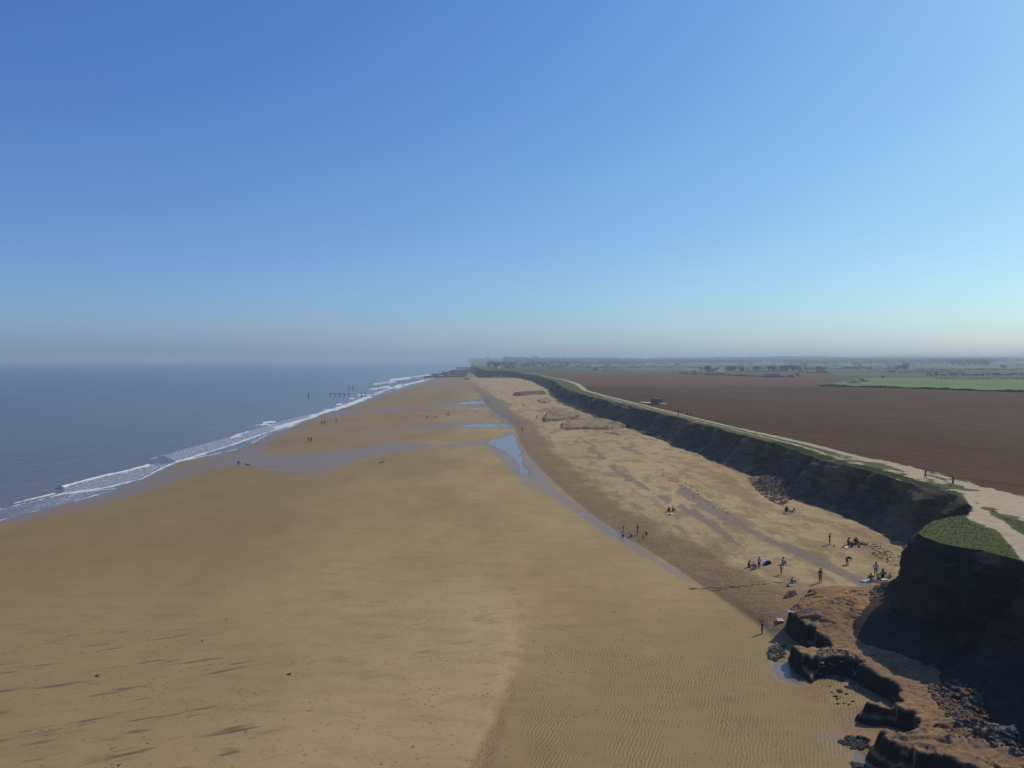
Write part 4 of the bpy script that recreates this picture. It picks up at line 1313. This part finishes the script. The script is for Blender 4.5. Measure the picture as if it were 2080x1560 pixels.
# ------------------------------------------------------------------ beach gear
def cloth(name, u, v, lx, ly, rz, col, label, cat, group=None, droop=0.0, dz=.03, zf=None):
    x, y, z = place(u, v, zf)
    nx_, ny_ = 12, 8
    top, vs_, fs_ = [], [], []
    r = np.random.RandomState(int(u * 7 + v))
    for j in range(ny_ + 1):
        for i in range(nx_ + 1):
            a, b = (i / nx_ - .5) * lx, (j / ny_ - .5) * ly
            top.append((a + .03 * r.randn(), b + .03 * r.randn(), .03 * float(vnoise(a * 5, b * 5, 3)) + .02 - droop * (i / nx_)))
    n_ = len(top)
    vs_ = top + [(a, b, c_ - .025) for a, b, c_ in top]
    w_ = nx_ + 1
    for j in range(ny_):
        for i in range(nx_):
            q = j * w_ + i
            fs_.append((q, q + 1, q + w_ + 1, q + w_)); fs_.append((q + n_, q + w_ + n_, q + w_ + 1 + n_, q + 1 + n_))
    ring = [i for i in range(w_)] + [j * w_ + nx_ for j in range(1, ny_ + 1)] + [ny_ * w_ + i for i in range(nx_ - 1, -1, -1)] + [j * w_ for j in range(ny_ - 1, 0, -1)]
    for k in range(len(ring)):
        p, q = ring[k], ring[(k + 1) % len(ring)]
        fs_.append((p, p + n_, q + n_, q))
    o = mk(name, tri_mesh(name, vs_, fs_, True), FAB[col], loc=(x, y, z + dz), rz=math.radians(rz))
    return tag(o, label, cat, group)


def bag(u, v, s, col, label):
    x, y, z = place(u, v)
    t = thing('beach_bag', label, 'bag', (x, y, z), .5)
    mk('pouch', skin_mesh('pouch', [[(-.18 * s, 0, .12 * s, .13 * s), (0, 0, .15 * s, .17 * s), (.18 * s, 0, .12 * s, .13 * s)]]), FAB[col], t)
    mk('handle', skin_mesh('handle', [[(-.15 * s, 0, .26 * s, .015), (-.1 * s, 0, .42 * s, .015), (.1 * s, 0, .42 * s, .015), (.15 * s, 0, .26 * s, .015)]], 0), FAB['black'], t)


cloth('beach_towel', 1761, 1180, 1.5, .8, 20, 'paleblue', 'long pale blue and white towel under the sitting group by the cliff', 'towel', dz=.04)
cloth('beach_towel', 1795, 1178, .9, .6, -10, 'paleblue', 'small pale blue towel nearest the cliff shade', 'towel')
cloth('beach_towel', 1720, 1112, 1.2, .8, 15, 'white', 'white towel in front of the big picnic group', 'towel')
cloth('beach_towel', 1607, 1190, 1.1, .6, 30, 'teal', 'blue green towel on the sand above the small clay knob', 'towel')
cloth('beach_towel', 1608, 1242, 1.5, .7, 55, 'paleblue', 'pale blue towel hanging over the left lip of the clay mound', 'towel', droop=.3, dz=.14)
cloth('beach_towel', 1585, 1262, 1.0, .8, 80, 'pink', 'pink and white towel at the left foot of the clay ledge', 'towel', dz=.12)
cloth('beach_towel', 1603, 1043, 2.0, .9, 10, 'grey', 'grey mat under the pair below the cliff fall', 'mat')
cloth('picnic_rug', 1362, 1044, 1.8, 1.0, 10, 'cream', 'cream rug under the mid-beach pair', 'rug')
bag(1745, 1112, 1.1, 'red', 'dark red bag right of the white picnic towel')
bag(1713, 1113, .9, 'black', 'black bag left of the white picnic towel')
bag(1600, 1192, .8, 'black', 'black bag on the left end of the blue green towel')
bag(1360, 1047, 1.1, 'black', 'black bag in front of the mid-beach rug')
bag(1694, 1111, .8, 'rust', 'rust coloured bag right of the standing person in dark clothes')

# small blue shelter
x, y, z = place(1558, 1147)
t = thing('beach_shelter', 'small bright blue pop-up beach shelter on the dry sand', 'shelter', (x, y, z), .6)
vv, fc = [], []
for j in range(7):
    for i in range(13):
        a = math.pi * i / 12; b = math.pi * .5 * j / 6
        for rr in (.62,):
            vv.append((rr * math.cos(a) * math.cos(b * .2), rr * (.9 * math.sin(b)) - .25, rr * math.sin(a) * math.cos(b)))
for j in range(6):
    for i in range(12):
        q = j * 13 + i; fc.append((q, q + 1, q + 14, q + 13))
me = tri_mesh('canopy', vv, fc, True)
cn = mk('canopy', me, FAB['brightblue'], t); sm_ = cn.modifiers.new('t', 'SOLIDIFY'); sm_.thickness = .02
mk('floor_sheet', tri_mesh('floor_sheet', [(-.6, -.3, .01), (.6, -.3, .01), (.6, .35, .01), (-.6, .35, .01), (-.6, -.3, .03), (.6, -.3, .03), (.6, .35, .03), (-.6, .35, .03)],
                           [(0, 3, 2, 1), (4, 5, 6, 7), (0, 1, 5, 4), (1, 2, 6, 5), (2, 3, 7, 6), (3, 0, 4, 7)]), FAB['navy'], t)

# washed-up branch on the lower sand
x, y, z = place(776, 940)
wood = plain('weathered_wood', (.075, .062, .05), .9, .4, 1.5)
woodlight = plain('driftwood', (.12, .09, .06), .9, .3, 3)
tag(mk('driftwood', skin_mesh('driftwood', [[(-.9, -.8, .06, .10), (0, 0, .12, .12), (.5, 1.2, .25, .09), (.7, 2.2, .5, .05)], [(0, 0, .12, .1), (.6, -.4, .3, .05)]]),
       woodlight, loc=(x, y, z)), 'curved driftwood branch alone on the middle sand', 'driftwood')
x, y, z = place(1480, 1190)
dm = []
for k, (u1, v1, u2, v2) in enumerate(((1400, 1197, 1500, 1192), (1500, 1192, 1590, 1183))):
    a = np.array(place(u1, v1)); b = np.array(place(u2, v2))
    dm.append([(*(a + (b - a) * i / 10 + (0, .25 * math.sin(i * 1.7 + k), .02)), .045 + .03 * math.sin(i * 2.3)) for i in range(11)])
tag(mk('weed_line', skin_mesh('weed_line', dm), plain('dark_weed', (.09, .065, .04), .9, .4, 4)), 'thin dark line of weed running from the berm edge to the clay knob', 'seaweed')


# ------------------------------------------------------------------ box helper
def boxes(name, bl):
    v, f = [], []
    for (cx, cy, cz, sx, sy, sz, rz) in bl:
        k = len(v); c_, s_ = math.cos(rz), math.sin(rz)
        for dx in (-.5, .5):
            for dy in (-.5, .5):
                for dz in (-.5, .5):
                    a, b = dx * sx, dy * sy
                    v.append((cx + a * c_ - b * s_, cy + a * s_ + b * c_, cz + dz * sz))
        f += [tuple(k + i for i in q) for q in ((0, 1, 3, 2), (4, 6, 7, 5), (0, 4, 5, 1), (2, 3, 7, 6), (0, 2, 6, 4), (1, 5, 7, 3))]
    return tri_mesh(name, v, f)


# ------------------------------------------------------------------ pillbox
x, y, z = place(1331, 821, 10)
conc = plain('old_concrete', (.16, .135, .115), .95, .35, 1.2, .4)
dkm = flat('dark_inside', (.012, .012, .012), 1)
t = thing('pillbox', 'old square concrete pillbox between the path and the ploughed field', 'pillbox', (x + .6, y, 10.0), math.radians(38))
W_, H_ = 3.6, 2.5
mk('wall', boxes('wall', [(-1.65, 0, 1.15, .3, W_, 2.3, 0)]), conc, t)
mk('wall', boxes('wall', [(1.65, 0, 1.15, .3, W_, 2.3, 0)]), conc, t)
mk('wall', boxes('wall', [(-.95, -1.65, 1.15, 1.1, .3, 2.3, 0), (.95, -1.65, 1.15, 1.1, .3, 2.3, 0), (0, -1.65, .6, .8, .28, 1.2, 0), (0, -1.65, 1.95, .8, .28, .7, 0)]), conc, t)
mk('wall', boxes('wall', [(-1.0, 1.65, 1.15, 1.0, .3, 2.3, 0), (1.0, 1.65, 1.15, 1.0, .3, 2.3, 0), (0, 1.65, 2.1, 1.0, .28, .4, 0)]), conc, t)
mk('roof', boxes('roof', [(0, 0, 2.42, 3.9, 3.9, .28, 0)]), conc, t)
mk('embrasure', boxes('embrasure', [(0, -1.60, 1.4, .72, .1, .34, 0)]), dkm, t)
mk('embrasure', boxes('embrasure', [(-1.81, 0, 1.4, .05, .72, .34, 0)]), dkm, t)
for (u_, v_, rr, lb) in ((1312, 819, 2.6, 'pale bare sand patch left of the pillbox'), (1345, 821.5, 1.9, 'pale bare sand patch right of the pillbox')):
    cx, cy = unp(u_, v_, 10)
    q = [(cx + rr * (1 + .2 * random.random()) * math.cos(a), cy + rr * 2 * math.sin(a), z_top(np.array([cy]))[0] + .32) for a in np.linspace(0, 6.28, 18)[:-1]]
    struct(mk('sand_patch', tri_mesh('sand_patch', q + [(cx, cy, 10.38)], [(i, (i + 1) % 17, 17) for i in range(17)]), plain('bare_sand', (.42, .33, .22), .95)), lb)

# ------------------------------------------------------------------ timber groynes and revetment
def post(parent, x, y, z0, h, r=.17):
    n_ = 7
    v = []
    for k in range(n_):
        a = 6.283 * k / n_
        v.append((x + r * math.cos(a), y + r * math.sin(a), z0))
    for k in range(n_):
        a = 6.283 * k / n_
        v.append((x + r * .9 * math.cos(a), y + r * .9 * math.sin(a), z0 + h))
    f = [(k, (k + 1) % n_, n_ + (k + 1) % n_, n_ + k) for k in range(n_)] + [tuple(range(n_, 2 * n_))]
    return mk('post', tri_mesh('post', v, f), wood, parent)


def groyne(label, x0, y0, x1, y1, zb, zt_, n_, rails=(0.75,), planks=0.0, rad=.22, group=None, cat='groyne'):
    t = thing('timber_groyne', label, cat, (0, 0, 0), group=group)
    d = math.hypot(x1 - x0, y1 - y0); rz = math.atan2(y1 - y0, x1 - x0)
    for k in range(n_):
        a = k / max(n_ - 1, 1)
        hj = zt_ + .35 * math.sin(k * 5.3 + x0)
        post(t, x0 + (x1 - x0) * a, y0 + (y1 - y0) * a, zb, hj - zb, rad)
    for q in rails:
        zz_ = zb + (zt_ - zb) * q
        mk('rail', boxes('rail', [((x0 + x1) / 2, (y0 + y1) / 2 - .3, zz_, d, .24, .30, rz)]), wood, t)
    if planks:
        nb_ = max(1, int(planks / .5))
        for k in range(nb_):
            mk('plank', boxes('plank', [((x0 + x1) / 2, (y0 + y1) / 2 + .2, .1 + .5 * k, d, .16, .46, rz)]), wood, t)
    return t


def seapt(u, v): return unp(u, v, 0)


# lone marker posts
for (u_, v_, hpx, lb) in ((627, 806, 10, 'lone timber post farthest out in the sea'), (709, 792, 8, 'left one of two posts standing behind the short post row'),
                          (717, 791, 8, 'right one of two posts standing behind the short post row')):
    x, y = seapt(u_, v_)
    t = thing('marker_post', lb, 'post', (0, 0, 0)); post(t, x, y, -1.5, 1.5 + .8 * hpx * y / F, .36)
    mk('cap', boxes('cap', [(x, y, hpx * .8 * y / F + .05, .85, .85, .2, 0)]), wood, t)
a, b = seapt(671, 804), seapt(709, 805)
groyne('short row of five sea worn posts joined by a rail', *a, *b, -1, 2.5, 5, (.82,), rad=.33)
a, b = seapt(734, 804), seapt(743, 804)
groyne('pair of tall posts with a low rail in the surf', *a, *b, -1, 3.3, 2, (.25,), rad=.30)
a, b = seapt(752, 783), seapt(820, 780)
groyne('outer row of the broken revetment standing in the surf', *a, *b, -1, 2.6, 13, (.92,), rad=.22)
a, b = seapt(752, 790), seapt(780, 789)
groyne('lower left row of posts of the broken revetment', *a, *b, -1, 2.6, 6, (.3,), rad=.28)
a, b = seapt(777, 798), seapt(802, 792)
groyne('leaning posts at the sand end of the broken revetment', *a, *b, -1, 3.0, 6, (.6,), rad=.24)
a, b = seapt(800, 776), seapt(880, 771)
groyne('long line of posts with a rail above the foam', *a, *b, -1, 2.4, 17, (.72,), rad=.25)
a, b = seapt(835, 768), seapt(882, 765)
groyne('post line just beyond the long one in the white surf', *a, *b, -1, 2.4, 12, (.7,), rad=.3)
for k, (u0, v0, u1, v1, hp, lb) in enumerate([
        (862, 768, 945, 766, 3.5, 'nearest of the dark timber groynes beyond the surf posts'),
        (878, 762.5, 950, 762, 3.2, 'second dark timber groyne counted from the camera'),
        (898, 758.5, 955, 758, 3, 'third dark timber groyne counted from the camera'),
        (914, 755, 960, 754.5, 3, 'fourth dark timber groyne counted from the camera'),
        (928, 751, 968, 750.5, 2.6, 'fifth dark timber groyne counted from the camera'),
        (925, 747.5, 972, 747.3, 2.0, 'farthest faint timber groyne near the headland')]):
    a, b = seapt(u0, v0), seapt(u1, v1)
    hh_ = hp * a[1] / F * 1.45
    groyne(lb, *a, *b, -1, hh_, 14, (.8,), planks=hh_ * .75, rad=.35)
for u0, v0, u1, v1, lb in ((884, 764, 944, 753, 'dark revetment running along the shore beyond the surf posts'),
                           (905, 765, 966, 749, 'dark revetment on the sand in front of the headland')):
    a, b = seapt(u0, v0), seapt(u1, v1)
    groyne(lb, *a, *b, -1, 3.4, 40, (.85,), planks=2.2, rad=.4, cat='revetment')
# headland steps / slipway and a dark red vehicle-like box on the far sand
x, y, z = place(947, 771)
t = thing('sand_machine', 'dark red machine parked on the far upper beach', 'machine', (x, y, z), .2)
redm = plain('dark_red_paint', (.12, .03, .028), .6, .2, 1)
mk('body', boxes('body', [(0, 0, 1.3, 6.0, 2.4, 1.0, 0), (-2.2, 0, 1.0, 1.2, 2.2, .6, 0)]), redm, t)
mk('cab', boxes('cab', [(1.2, 0, 2.3, 2.0, 2.0, 1.1, 0)]), redm, t)
for sx in (-2, 1.8):
    for sy in (-1.2, 1.2):
        v = []
        for k in range(14):
            a = 6.283 * k / 14
            v += [(sx + .7 * math.cos(a), sy - .2, .7 + .7 * math.sin(a)), (sx + .7 * math.cos(a), sy + .2, .7 + .7 * math.sin(a))]
        f = [(2 * k, 2 * k + 1, (2 * k + 3) % 28, (2 * k + 2) % 28) for k in range(14)] + [tuple(range(0, 28, 2)), tuple(range(1, 28, 2))]
        mk('wheel', tri_mesh('wheel', v, f), dkm, t)

# rock armour at the foot of the headland
r = np.random.RandomState(33)
vv, fc = [], []
armr = plain('pale_boulders', (.34, .34, .33), .9, .5, .3)
n_arm = 0
for k in range(420):
    u_ = 1003 + 62 * r.rand(); v_ = 761 + 6.5 * r.rand() - (u_ > 1040) * 1.5 * r.rand()
    x, y = unp(u_, 767.5, 2.5); s = .5 + 1.1 * r.rand()
    q_ = r.rand(); y = y - 6 + 9 * q_; z = 2.0 + 3.6 * q_ * r.rand() ** .7
    if k < 70:
        o = mk('boulder', SM[k % 6], armr, loc=(x, y, z), rz=r.rand() * 6, scale=s * 1.1)
        tag(o, 'pale boulder in the sea defence at the foot of the headland', 'boulder', 'boulders of the headland defence')
    else:
        v, f = SV[k % 6]; q = len(vv) * 12
        vv.append(v * s * .9 + (x, y, z - .3)); fc += [(a + q, b + q, c_ + q) for a, b, c_ in f]
tag(mk('rock_armour', tri_mesh('rock_armour', np.concatenate(vv), fc), stonemats[1]), 'smaller grey boulders between the pale ones at the headland foot', None, None, 'stuff')

# ------------------------------------------------------------------ trees, bushes, hedges
leafm = []
for k, cc in enumerate([(.035, .055, .018), (.05, .07, .022), (.06, .06, .03), (.045, .05, .03)]):
    m = M('foliage_%s' % ('deep', 'mid', 'olive', 'bare')[k])
    oi_ = m.n('ShaderNodeObjectInfo')
    c = m.mix(m.noise(.5, 2), tuple(v * .7 for v in cc), tuple(v * 1.4 for v in cc))
    leafm.append(m.out(c, .9, None, .1))
bark = plain('bark', (.07, .055, .04), .95)


def leaf_cloud(name, seed, w_, h_, n_, blobs, leaf, z0):
    r = np.random.RandomState(seed)
    cs = []
    for k in range(blobs):
        a = r.rand() * 6.28; q = r.rand() ** .5
        zc = z0 + (h_ - z0) * (.18 + .62 * r.rand())
        sh = math.sqrt(max(.08, 1 - ((zc - z0) / (h_ - z0) * 2 - .9) ** 2))
        cs.append((q * w_ * .36 * math.cos(a) * sh, q * w_ * .36 * math.sin(a) * sh, zc, w_ * (.13 + .11 * r.rand())))
    v, f = [], []
    for k in range(n_):
        c_ = cs[r.randint(blobs)]
        d = r.randn(3); d /= np.linalg.norm(d)
        p = np.array(c_[:3]) + d * c_[3] * (.55 + .5 * r.rand()) * (1, 1, .8)
        p[2] = max(p[2], z0 * .7)
        a = r.randn(3); a /= np.linalg.norm(a); b = np.cross(a, r.randn(3)); b /= np.linalg.norm(b)
        s = leaf * (.6 + .8 * r.rand())
        q = len(v)
        v += [p - a * s, p + b * s * .7, p + a * s, p - b * s * .7]
        f.append((q, q + 1, q + 2, q + 3))
    return tri_mesh(name, v, f)


TREES = []
for k in range(6):
    cm = leaf_cloud('crown', 50 + k, 1.0 + .12 * (k % 3), 1.0, 420, 12, .045, .16)
    tm = skin_mesh('trunk', [[(0, 0, -.05, .035), (0, 0, .2, .028), (.02, .01, .42, .02), (.03, .02, .7, .008)], [(0, 0, .2, .02), (.14, .05, .45, .01)], [(0, 0, .2, .02), (-.13, -.04, .48, .01)]], 0)
    TREES.append((cm, tm))
BUSH = [leaf_cloud('bush', 80 + k, 1.3, .8, 260, 9, .06, .02) for k in range(4)]
tree_n = 0


def tree(u, v, hpx, wpx, lb, gp, mat=0, z=None):
    global tree_n
    x, y = unp(u, v, z or 10.0)
    y = min(y, 9000.)
    for _ in range(6):
        zz_ = float(hills(np.array([x]), np.array([y]))[0]) if y > 1010 else 10.
        x, y2 = unp(u, max(v, 732.0 + 0), zz_) if zz_ < 28 else (x, y)
        if zz_ < 28 and y2 > 0: y = .5 * y + .5 * min(y2, 6000); x = (u - 1040) / F * y
    hh_, ww_ = hpx * y / F, wpx * y / F
    t = thing('tree', lb, 'tree', (x, y, zz_ - .1), tree_n * 1.7, gp, (ww_, ww_, hh_))
    cm, tm = TREES[tree_n % 6]
    mk('crown', cm, leafm[mat], t); mk('trunk', tm, bark, t)
    tree_n += 1
    return x, y


def bush(u, v, hpx, wpx, lb, gp=None, mat=0, cat='bush'):
    global tree_n
    x, y = unp(u, v, 10.0)
    zz_ = 9.9 if y < 1000 else float(hills(np.array([x]), np.array([y]))[0])
    o = mk('bush', BUSH[tree_n % 4], leafm[mat], loc=(x, y, zz_), rz=tree_n * 1.3, scale=(wpx * y / F / 1.2, wpx * y / F / 1.2, hpx * y / F / .8))
    tree_n += 1
    return tag(o, lb, cat, gp)


# named trees that stand out
tree(1437, 757, 16, 17, 'big dark tree at the left end of the farm village', None)
tree(1536, 753, 12, 11, 'rounded tree right of the farm village roofs', None)
tree(1541, 753, 11, 9, 'slim tree close behind the rounded one', None, 1)
tree(1570, 754, 13, 22, 'broad tree left of the long wood', None)
for k, u_ in enumerate((1590, 1600, 1610, 1617)):
    tree(u_, 753, 12.5, 20, 'tree of the flat topped wood behind the blue grey barn', 'flat topped wood', k % 2)
tree(1838, 752, 17, 17, 'dark purple grey tree right of the white farm buildings', None, 3)
for k, u_ in enumerate((1936, 1946, 1957, 1968, 1978, 1988, 1998, 2006)):
    tree(u_, 744, 16 - (k % 3) * 1.2, 19, 'tree of the big blue grey wood on the right skyline', 'big skyline wood', k % 2)
tree(2038, 750, 10, 12, 'lone tree right of the big skyline wood', None, 1)
tree(1794, 770, 7.5, 9, 'small lone round bush at the top of the green field', None)
bush(1608, 767, 7, 16, 'dark thorn clump at the far edge of the ploughed field', None, 3)
bush(1620, 765, 8, 12, 'taller thorn clump beside the dark one at the far field edge', None, 3)
bush(1212, 756, 5, 18, 'dark gorse clump on the boundary right of the headland', None, 0)
bush(1228, 756.5, 3, 14, 'low dark clump just right of the gorse on the boundary', None, 0)
bush(1408, 757, 4, 18, 'low brown clump left of the farm village', None, 3)
bush(1735, 779, 6, 26, 'pale green scrub at the left corner of the green field', None, 2)
bush(1755, 776, 7, 22, 'rounded scrub mound at the left of the green field', None, 2)
r = np.random.RandomState(77)
for k in range(46):   # farm village belt
    u_ = 1420 + 260 * r.rand(); v_ = 751 + 3 * r.rand()
    tree(u_, v_, 5 + 5 * r.rand(), 7 + 8 * r.rand(), 'small tree among the farm village houses', 'trees of the farm village', r.randint(4))
for k in range(30):
    u_ = 1700 + 140 * r.rand(); v_ = 748 + 3.5 * r.rand()
    tree(u_, v_, 4 + 4 * r.rand(), 6 + 9 * r.rand(), 'tree in the belt around the white farm buildings', 'trees around the white farm', r.randint(4))
for k in range(110):   # headland village
    u_ = 990 + 165 * r.rand() ** 1.2; v_ = 737 + 9 * r.rand() - 1.5 * (u_ > 1080)
    tree(u_, v_, 4 + 4.5 * r.rand(), 6 + 6 * r.rand(), 'tree among the headland village houses', 'trees of the headland village', r.choice([0, 1, 3]))
for k in range(90):   # hedgerow trees in the haze
    u_ = 1060 + 1020 * r.rand(); v_ = 737 + 9 * r.rand() ** 1.3
    tree(u_, v_, 2.5 + 4.5 * r.rand(), 6 + 12 * r.rand(), 'hazy hedgerow tree on the distant farmland', 'hazy hedgerow trees', r.randint(4))

# far woods along the skyline
vv, fc = [], []
for k in range(5200):
    u_ = 1030 + 1500 * r.rand()
    y = 3200 + 5200 * r.rand()
    x = (u_ - 1040) / F * y
    if fbm(np.array([x / 420]), np.array([y / 420]), 201, 3)[0] < .02: continue
    z0 = float(hills(np.array([x]), np.array([y]))[0])
    h_ = 7 + 9 * r.rand() + (9 * math.exp(-((u_ - 1600) / 120) ** 2) if y > 4500 else 0)
    w_ = 14 + 26 * r.rand()
    q = len(vv)
    n_ = 7
    jit = r.rand(n_ * 2) * .5 + .75
    for i in range(n_):
        a = 6.283 * i / n_
        vv.append((x + w_ * math.cos(a) * jit[i], y + w_ * math.sin(a) * jit[i], z0 - 1))
    for i in range(n_):
        a = 6.283 * i / n_ + .4
        vv.append((x + w_ * .8 * math.cos(a) * jit[i + n_], y + w_ * .8 * math.sin(a), z0 + h_ * .7 * jit[i]))
    vv.append((x, y, z0 + h_))
    for i in range(n_):
        j = (i + 1) % n_
        fc += [(q + i, q + j, q + n_ + j, q + n_ + i), (q + n_ + i, q + n_ + j, q + 2 * n_)]
tag(mk('far_woods', tri_mesh('far_woods', vv, fc), leafm[0]), 'hazy blue woods and copses along the far skyline', None, None, 'stuff')


def hedge(pts, zt_, h, w_, lb, mat=0, dens=2.2):
    P = unps(pts, zt_)
    r = np.random.RandomState(int(P[0][0]) % 1000)
    v, f = [], []
    for i in range(len(P) - 1):
        a, b = P[i], P[i + 1]
        L_ = np.hypot(*(b - a)); n_ = int(L_ * dens)
        for k in range(n_):
            t_ = r.rand(); hh_ = h * (.7 + .5 * float(vnoise(np.array([t_ * L_ / 7]), np.array([i * 3.]), 5)[0]))
            p = np.array([*(a + (b - a) * t_), zt_ + r.rand() ** .7 * hh_]) + (r.randn() * w_ * .3, r.randn() * w_ * .3, 0)
            d1_ = r.randn(3); d1_ /= np.linalg.norm(d1_); d2 = np.cross(d1_, r.randn(3)); d2 /= np.linalg.norm(d2)
            s = h * .30
            q = len(v); v += [p - d1_ * s, p + d2 * s, p + d1_ * s, p - d2 * s]; f.append((q, q + 1, q + 2, q + 3))
    o = mk('hedge', tri_mesh('hedge', v, f), leafm[mat])
    return tag(o, lb, 'hedge')


hedge([(1668, 785), (1720, 786), (1800, 788), (1900, 791), (2080, 797), (2200, 800)], 10, 1.5, 2.2, 'dark hedge between the ploughed field and the green field', 0, 16)
hedge([(1900, 771), (2080, 771.5), (2200, 772)], 10, 1.6, 2.5, 'thin hedge along the back of the green field', 0, 4)
hedge([(1380, 760), (1450, 762), (1530, 765), (1600, 766.5)], 10, 2.2, 2.5, 'dark hedge at the back of the ploughed field below the farm village', 0, 3)
hedge([(1085, 752), (1150, 753.5), (1220, 757)], 10, 1.8, 3, 'hedge running from the headland along the field boundary', 0, 3)
for k, (u0, v0, u1, v1) in enumerate([(1250, 748, 1420, 748), (1230, 745, 1400, 744), (1500, 755, 1600, 754.5), (1620, 758, 1680, 757.5), (1640, 749, 1760, 748.5), (1800, 757, 1960, 757),
                                      (1860, 752, 2080, 751), (1100, 748.5, 1250, 747.5), (1880, 763, 2080, 762), (1460, 745, 1700, 744)]):
    hedge([(u0, v0), ((u0 + u1) / 2, (v0 + v1) / 2 + .3), (u1, v1)], 10, 3.0, 4,
          ['distant hedge left of the big dark tree', 'distant hedge behind the first one on the left', 'distant hedge under the rounded trees', 'distant hedge left of the green scrub',
           'distant hedge between the two villages', 'distant hedge in front of the skyline wood', 'distant hedge along the base of the skyline wood', 'distant hedge right of the headland village',
           'distant hedge behind the green field', 'distant hedge behind the farm village'][k], k % 2, 2.5)

# ------------------------------------------------------------------ houses
wallm = {k: plain('wall_' + k, v, .9, .08, .5) for k, v in dict(white=(.72, .72, .70), brick=(.22, .11, .075), cream=(.48, .43, .34), grey=(.25, .25, .25)).items()}
roofm = {k: plain('roof_' + k, v, .85, .15, 1) for k, v in dict(red=(.16, .065, .045), slate=(.075, .08, .095), pale=(.30, .30, .31), blue=(.05, .075, .11)).items()}
glass = flat('window_glass', (.03, .035, .045), .15)
hn_ = 0


def house(u, v, wpx, lb, wall='brick', roof='red', gp=None, L_=None, h_=2.6, rf=2.2, name='house', cat='house', z=None):
    global hn_
    x, y = unp(u, v, z if z is not None else (14 if u < 1150 else 10))
    zz_ = (float(hills(np.array([x]), np.array([y]))[0]) if y > 1010 else 10.)
    Lh = L_ or max(7.0, wpx * y / F); Wd = min(7.0, Lh * .7)
    t = thing(name, lb, cat, (x, y, zz_ - .1), math.radians((hn_ * 37) % 30 - 15), gp)
    mk('wall', boxes('wall', [(0, 0, h_ / 2, Lh, Wd, h_, 0)]), wallm[wall], t)
    a, b = Lh / 2 + .3, Wd / 2 + .3
    rv = [(-a, -b, h_), (a, -b, h_), (a, b, h_), (-a, b, h_), (-a, 0, h_ + rf), (a, 0, h_ + rf)]
    rf_ = mk('roof', tri_mesh('roof', rv, [(0, 1, 5, 4), (2, 3, 4, 5), (0, 4, 3), (1, 2, 5), (0, 3, 2, 1)]), roofm[roof], t)
    if cat == 'house':
        mk('chimney', boxes('chimney', [(Lh * .3, 0, h_ + rf + .2, .7, .7, 1.4, 0)]), wallm['brick'], rf_)
        for k in (-1, 1):
            mk('window', boxes('window', [(k * Lh * .26, -Wd / 2 - .02, h_ * .55, 1.3, .08, 1.0, 0)]), glass, t)
        mk('door', boxes('door', [(0, -Wd / 2 - .02, 1.0, 1.0, .08, 2.0, 0)]), wallm['grey'], t)
    hn_ += 1
    return t


house(1009, 749, 6, 'small white house standing alone on the headland', 'white', 'slate', L_=8, h_=4.5)
house(1080, 741, 15, 'long white roofed building behind the headland village', 'white', 'pale', L_=26, h_=3.5, rf=1.2, name='barn', cat='barn')
house(1444, 760, 3.5, 'small bright white house below the big dark tree', 'white', 'slate', h_=4.2)
house(1462, 759, 12, 'pale grey roofed shed just right of the bright white house', 'grey', 'pale', h_=2.4, rf=1.2, name='shed', cat='shed')
house(1508, 753, 8, 'pale cottage at the right of the farm village', 'cream', 'pale')
house(1477, 751, 7, 'cream cottage in the middle of the farm village', 'cream', 'slate')
house(1486, 752, 5, 'brick cottage with a red roof in the farm village', 'brick', 'red')
house(1456, 749, 6, 'grey cottage behind the farm village trees', 'grey', 'pale')
house(1561, 750, 4, 'small pale house left of the flat topped wood', 'white', 'slate')
house(1568, 766.5, 26, 'long blue grey barn at the back of the ploughed field', 'grey', 'blue', L_=17, h_=2.2, rf=2.2, name='barn', cat='barn')
house(1586, 763, 5, 'small white shed end beside the blue grey barn', 'white', 'pale', h_=1.6, rf=.8, L_=4, name='shed', cat='shed')
house(1776, 752.5, 9, 'white farm building left of the pair on the right', 'white', 'pale', h_=4)
house(1782, 749.5, 5, 'grey farm roof behind the left white farm building', 'grey', 'pale')
house(1813, 751, 6, 'white farmhouse right of the pair of farm buildings', 'white', 'pale', h_=5)
house(1930, 739, 5, 'pale house at the left edge of the big skyline wood', 'white', 'pale', h_=4)
r = np.random.RandomState(5)
for k in range(26):
    u_ = 1012 + 140 * r.rand(); v_ = 741.5 + 6 * r.rand() * (1 if u_ < 1085 else .6)
    house(u_, v_, 6, 'small house among the trees of the headland village', r.choice(['brick', 'cream', 'grey', 'white'], p=[.4, .3, .2, .1]), r.choice(['red', 'slate', 'pale']),
          'houses of the headland village')
# parked caravans / pale dots on the headland edge
for k in range(8):
    u_ = 1118 + 6.5 * k; x, y = unp(u_, 748.5, 12)
    t = thing('caravan', 'small pale caravan in the far row right of the headland village', 'caravan', (x, y, float(hills(np.array([x]), np.array([y]))[0])), .2 * k, 'row of caravans')
    mk('body', boxes('body', [(0, 0, 1.7, 6, 2.4, 2.2, 0)]), wallm['cream'], t); mk('window', boxes('window', [(0, -1.22, 2.0, 3.5, .06, .7, 0)]), glass, t)
    mk('wheel', boxes('wheel', [(0, 0, .3, .7, 2.3, .6, 0)]), dkm, t)
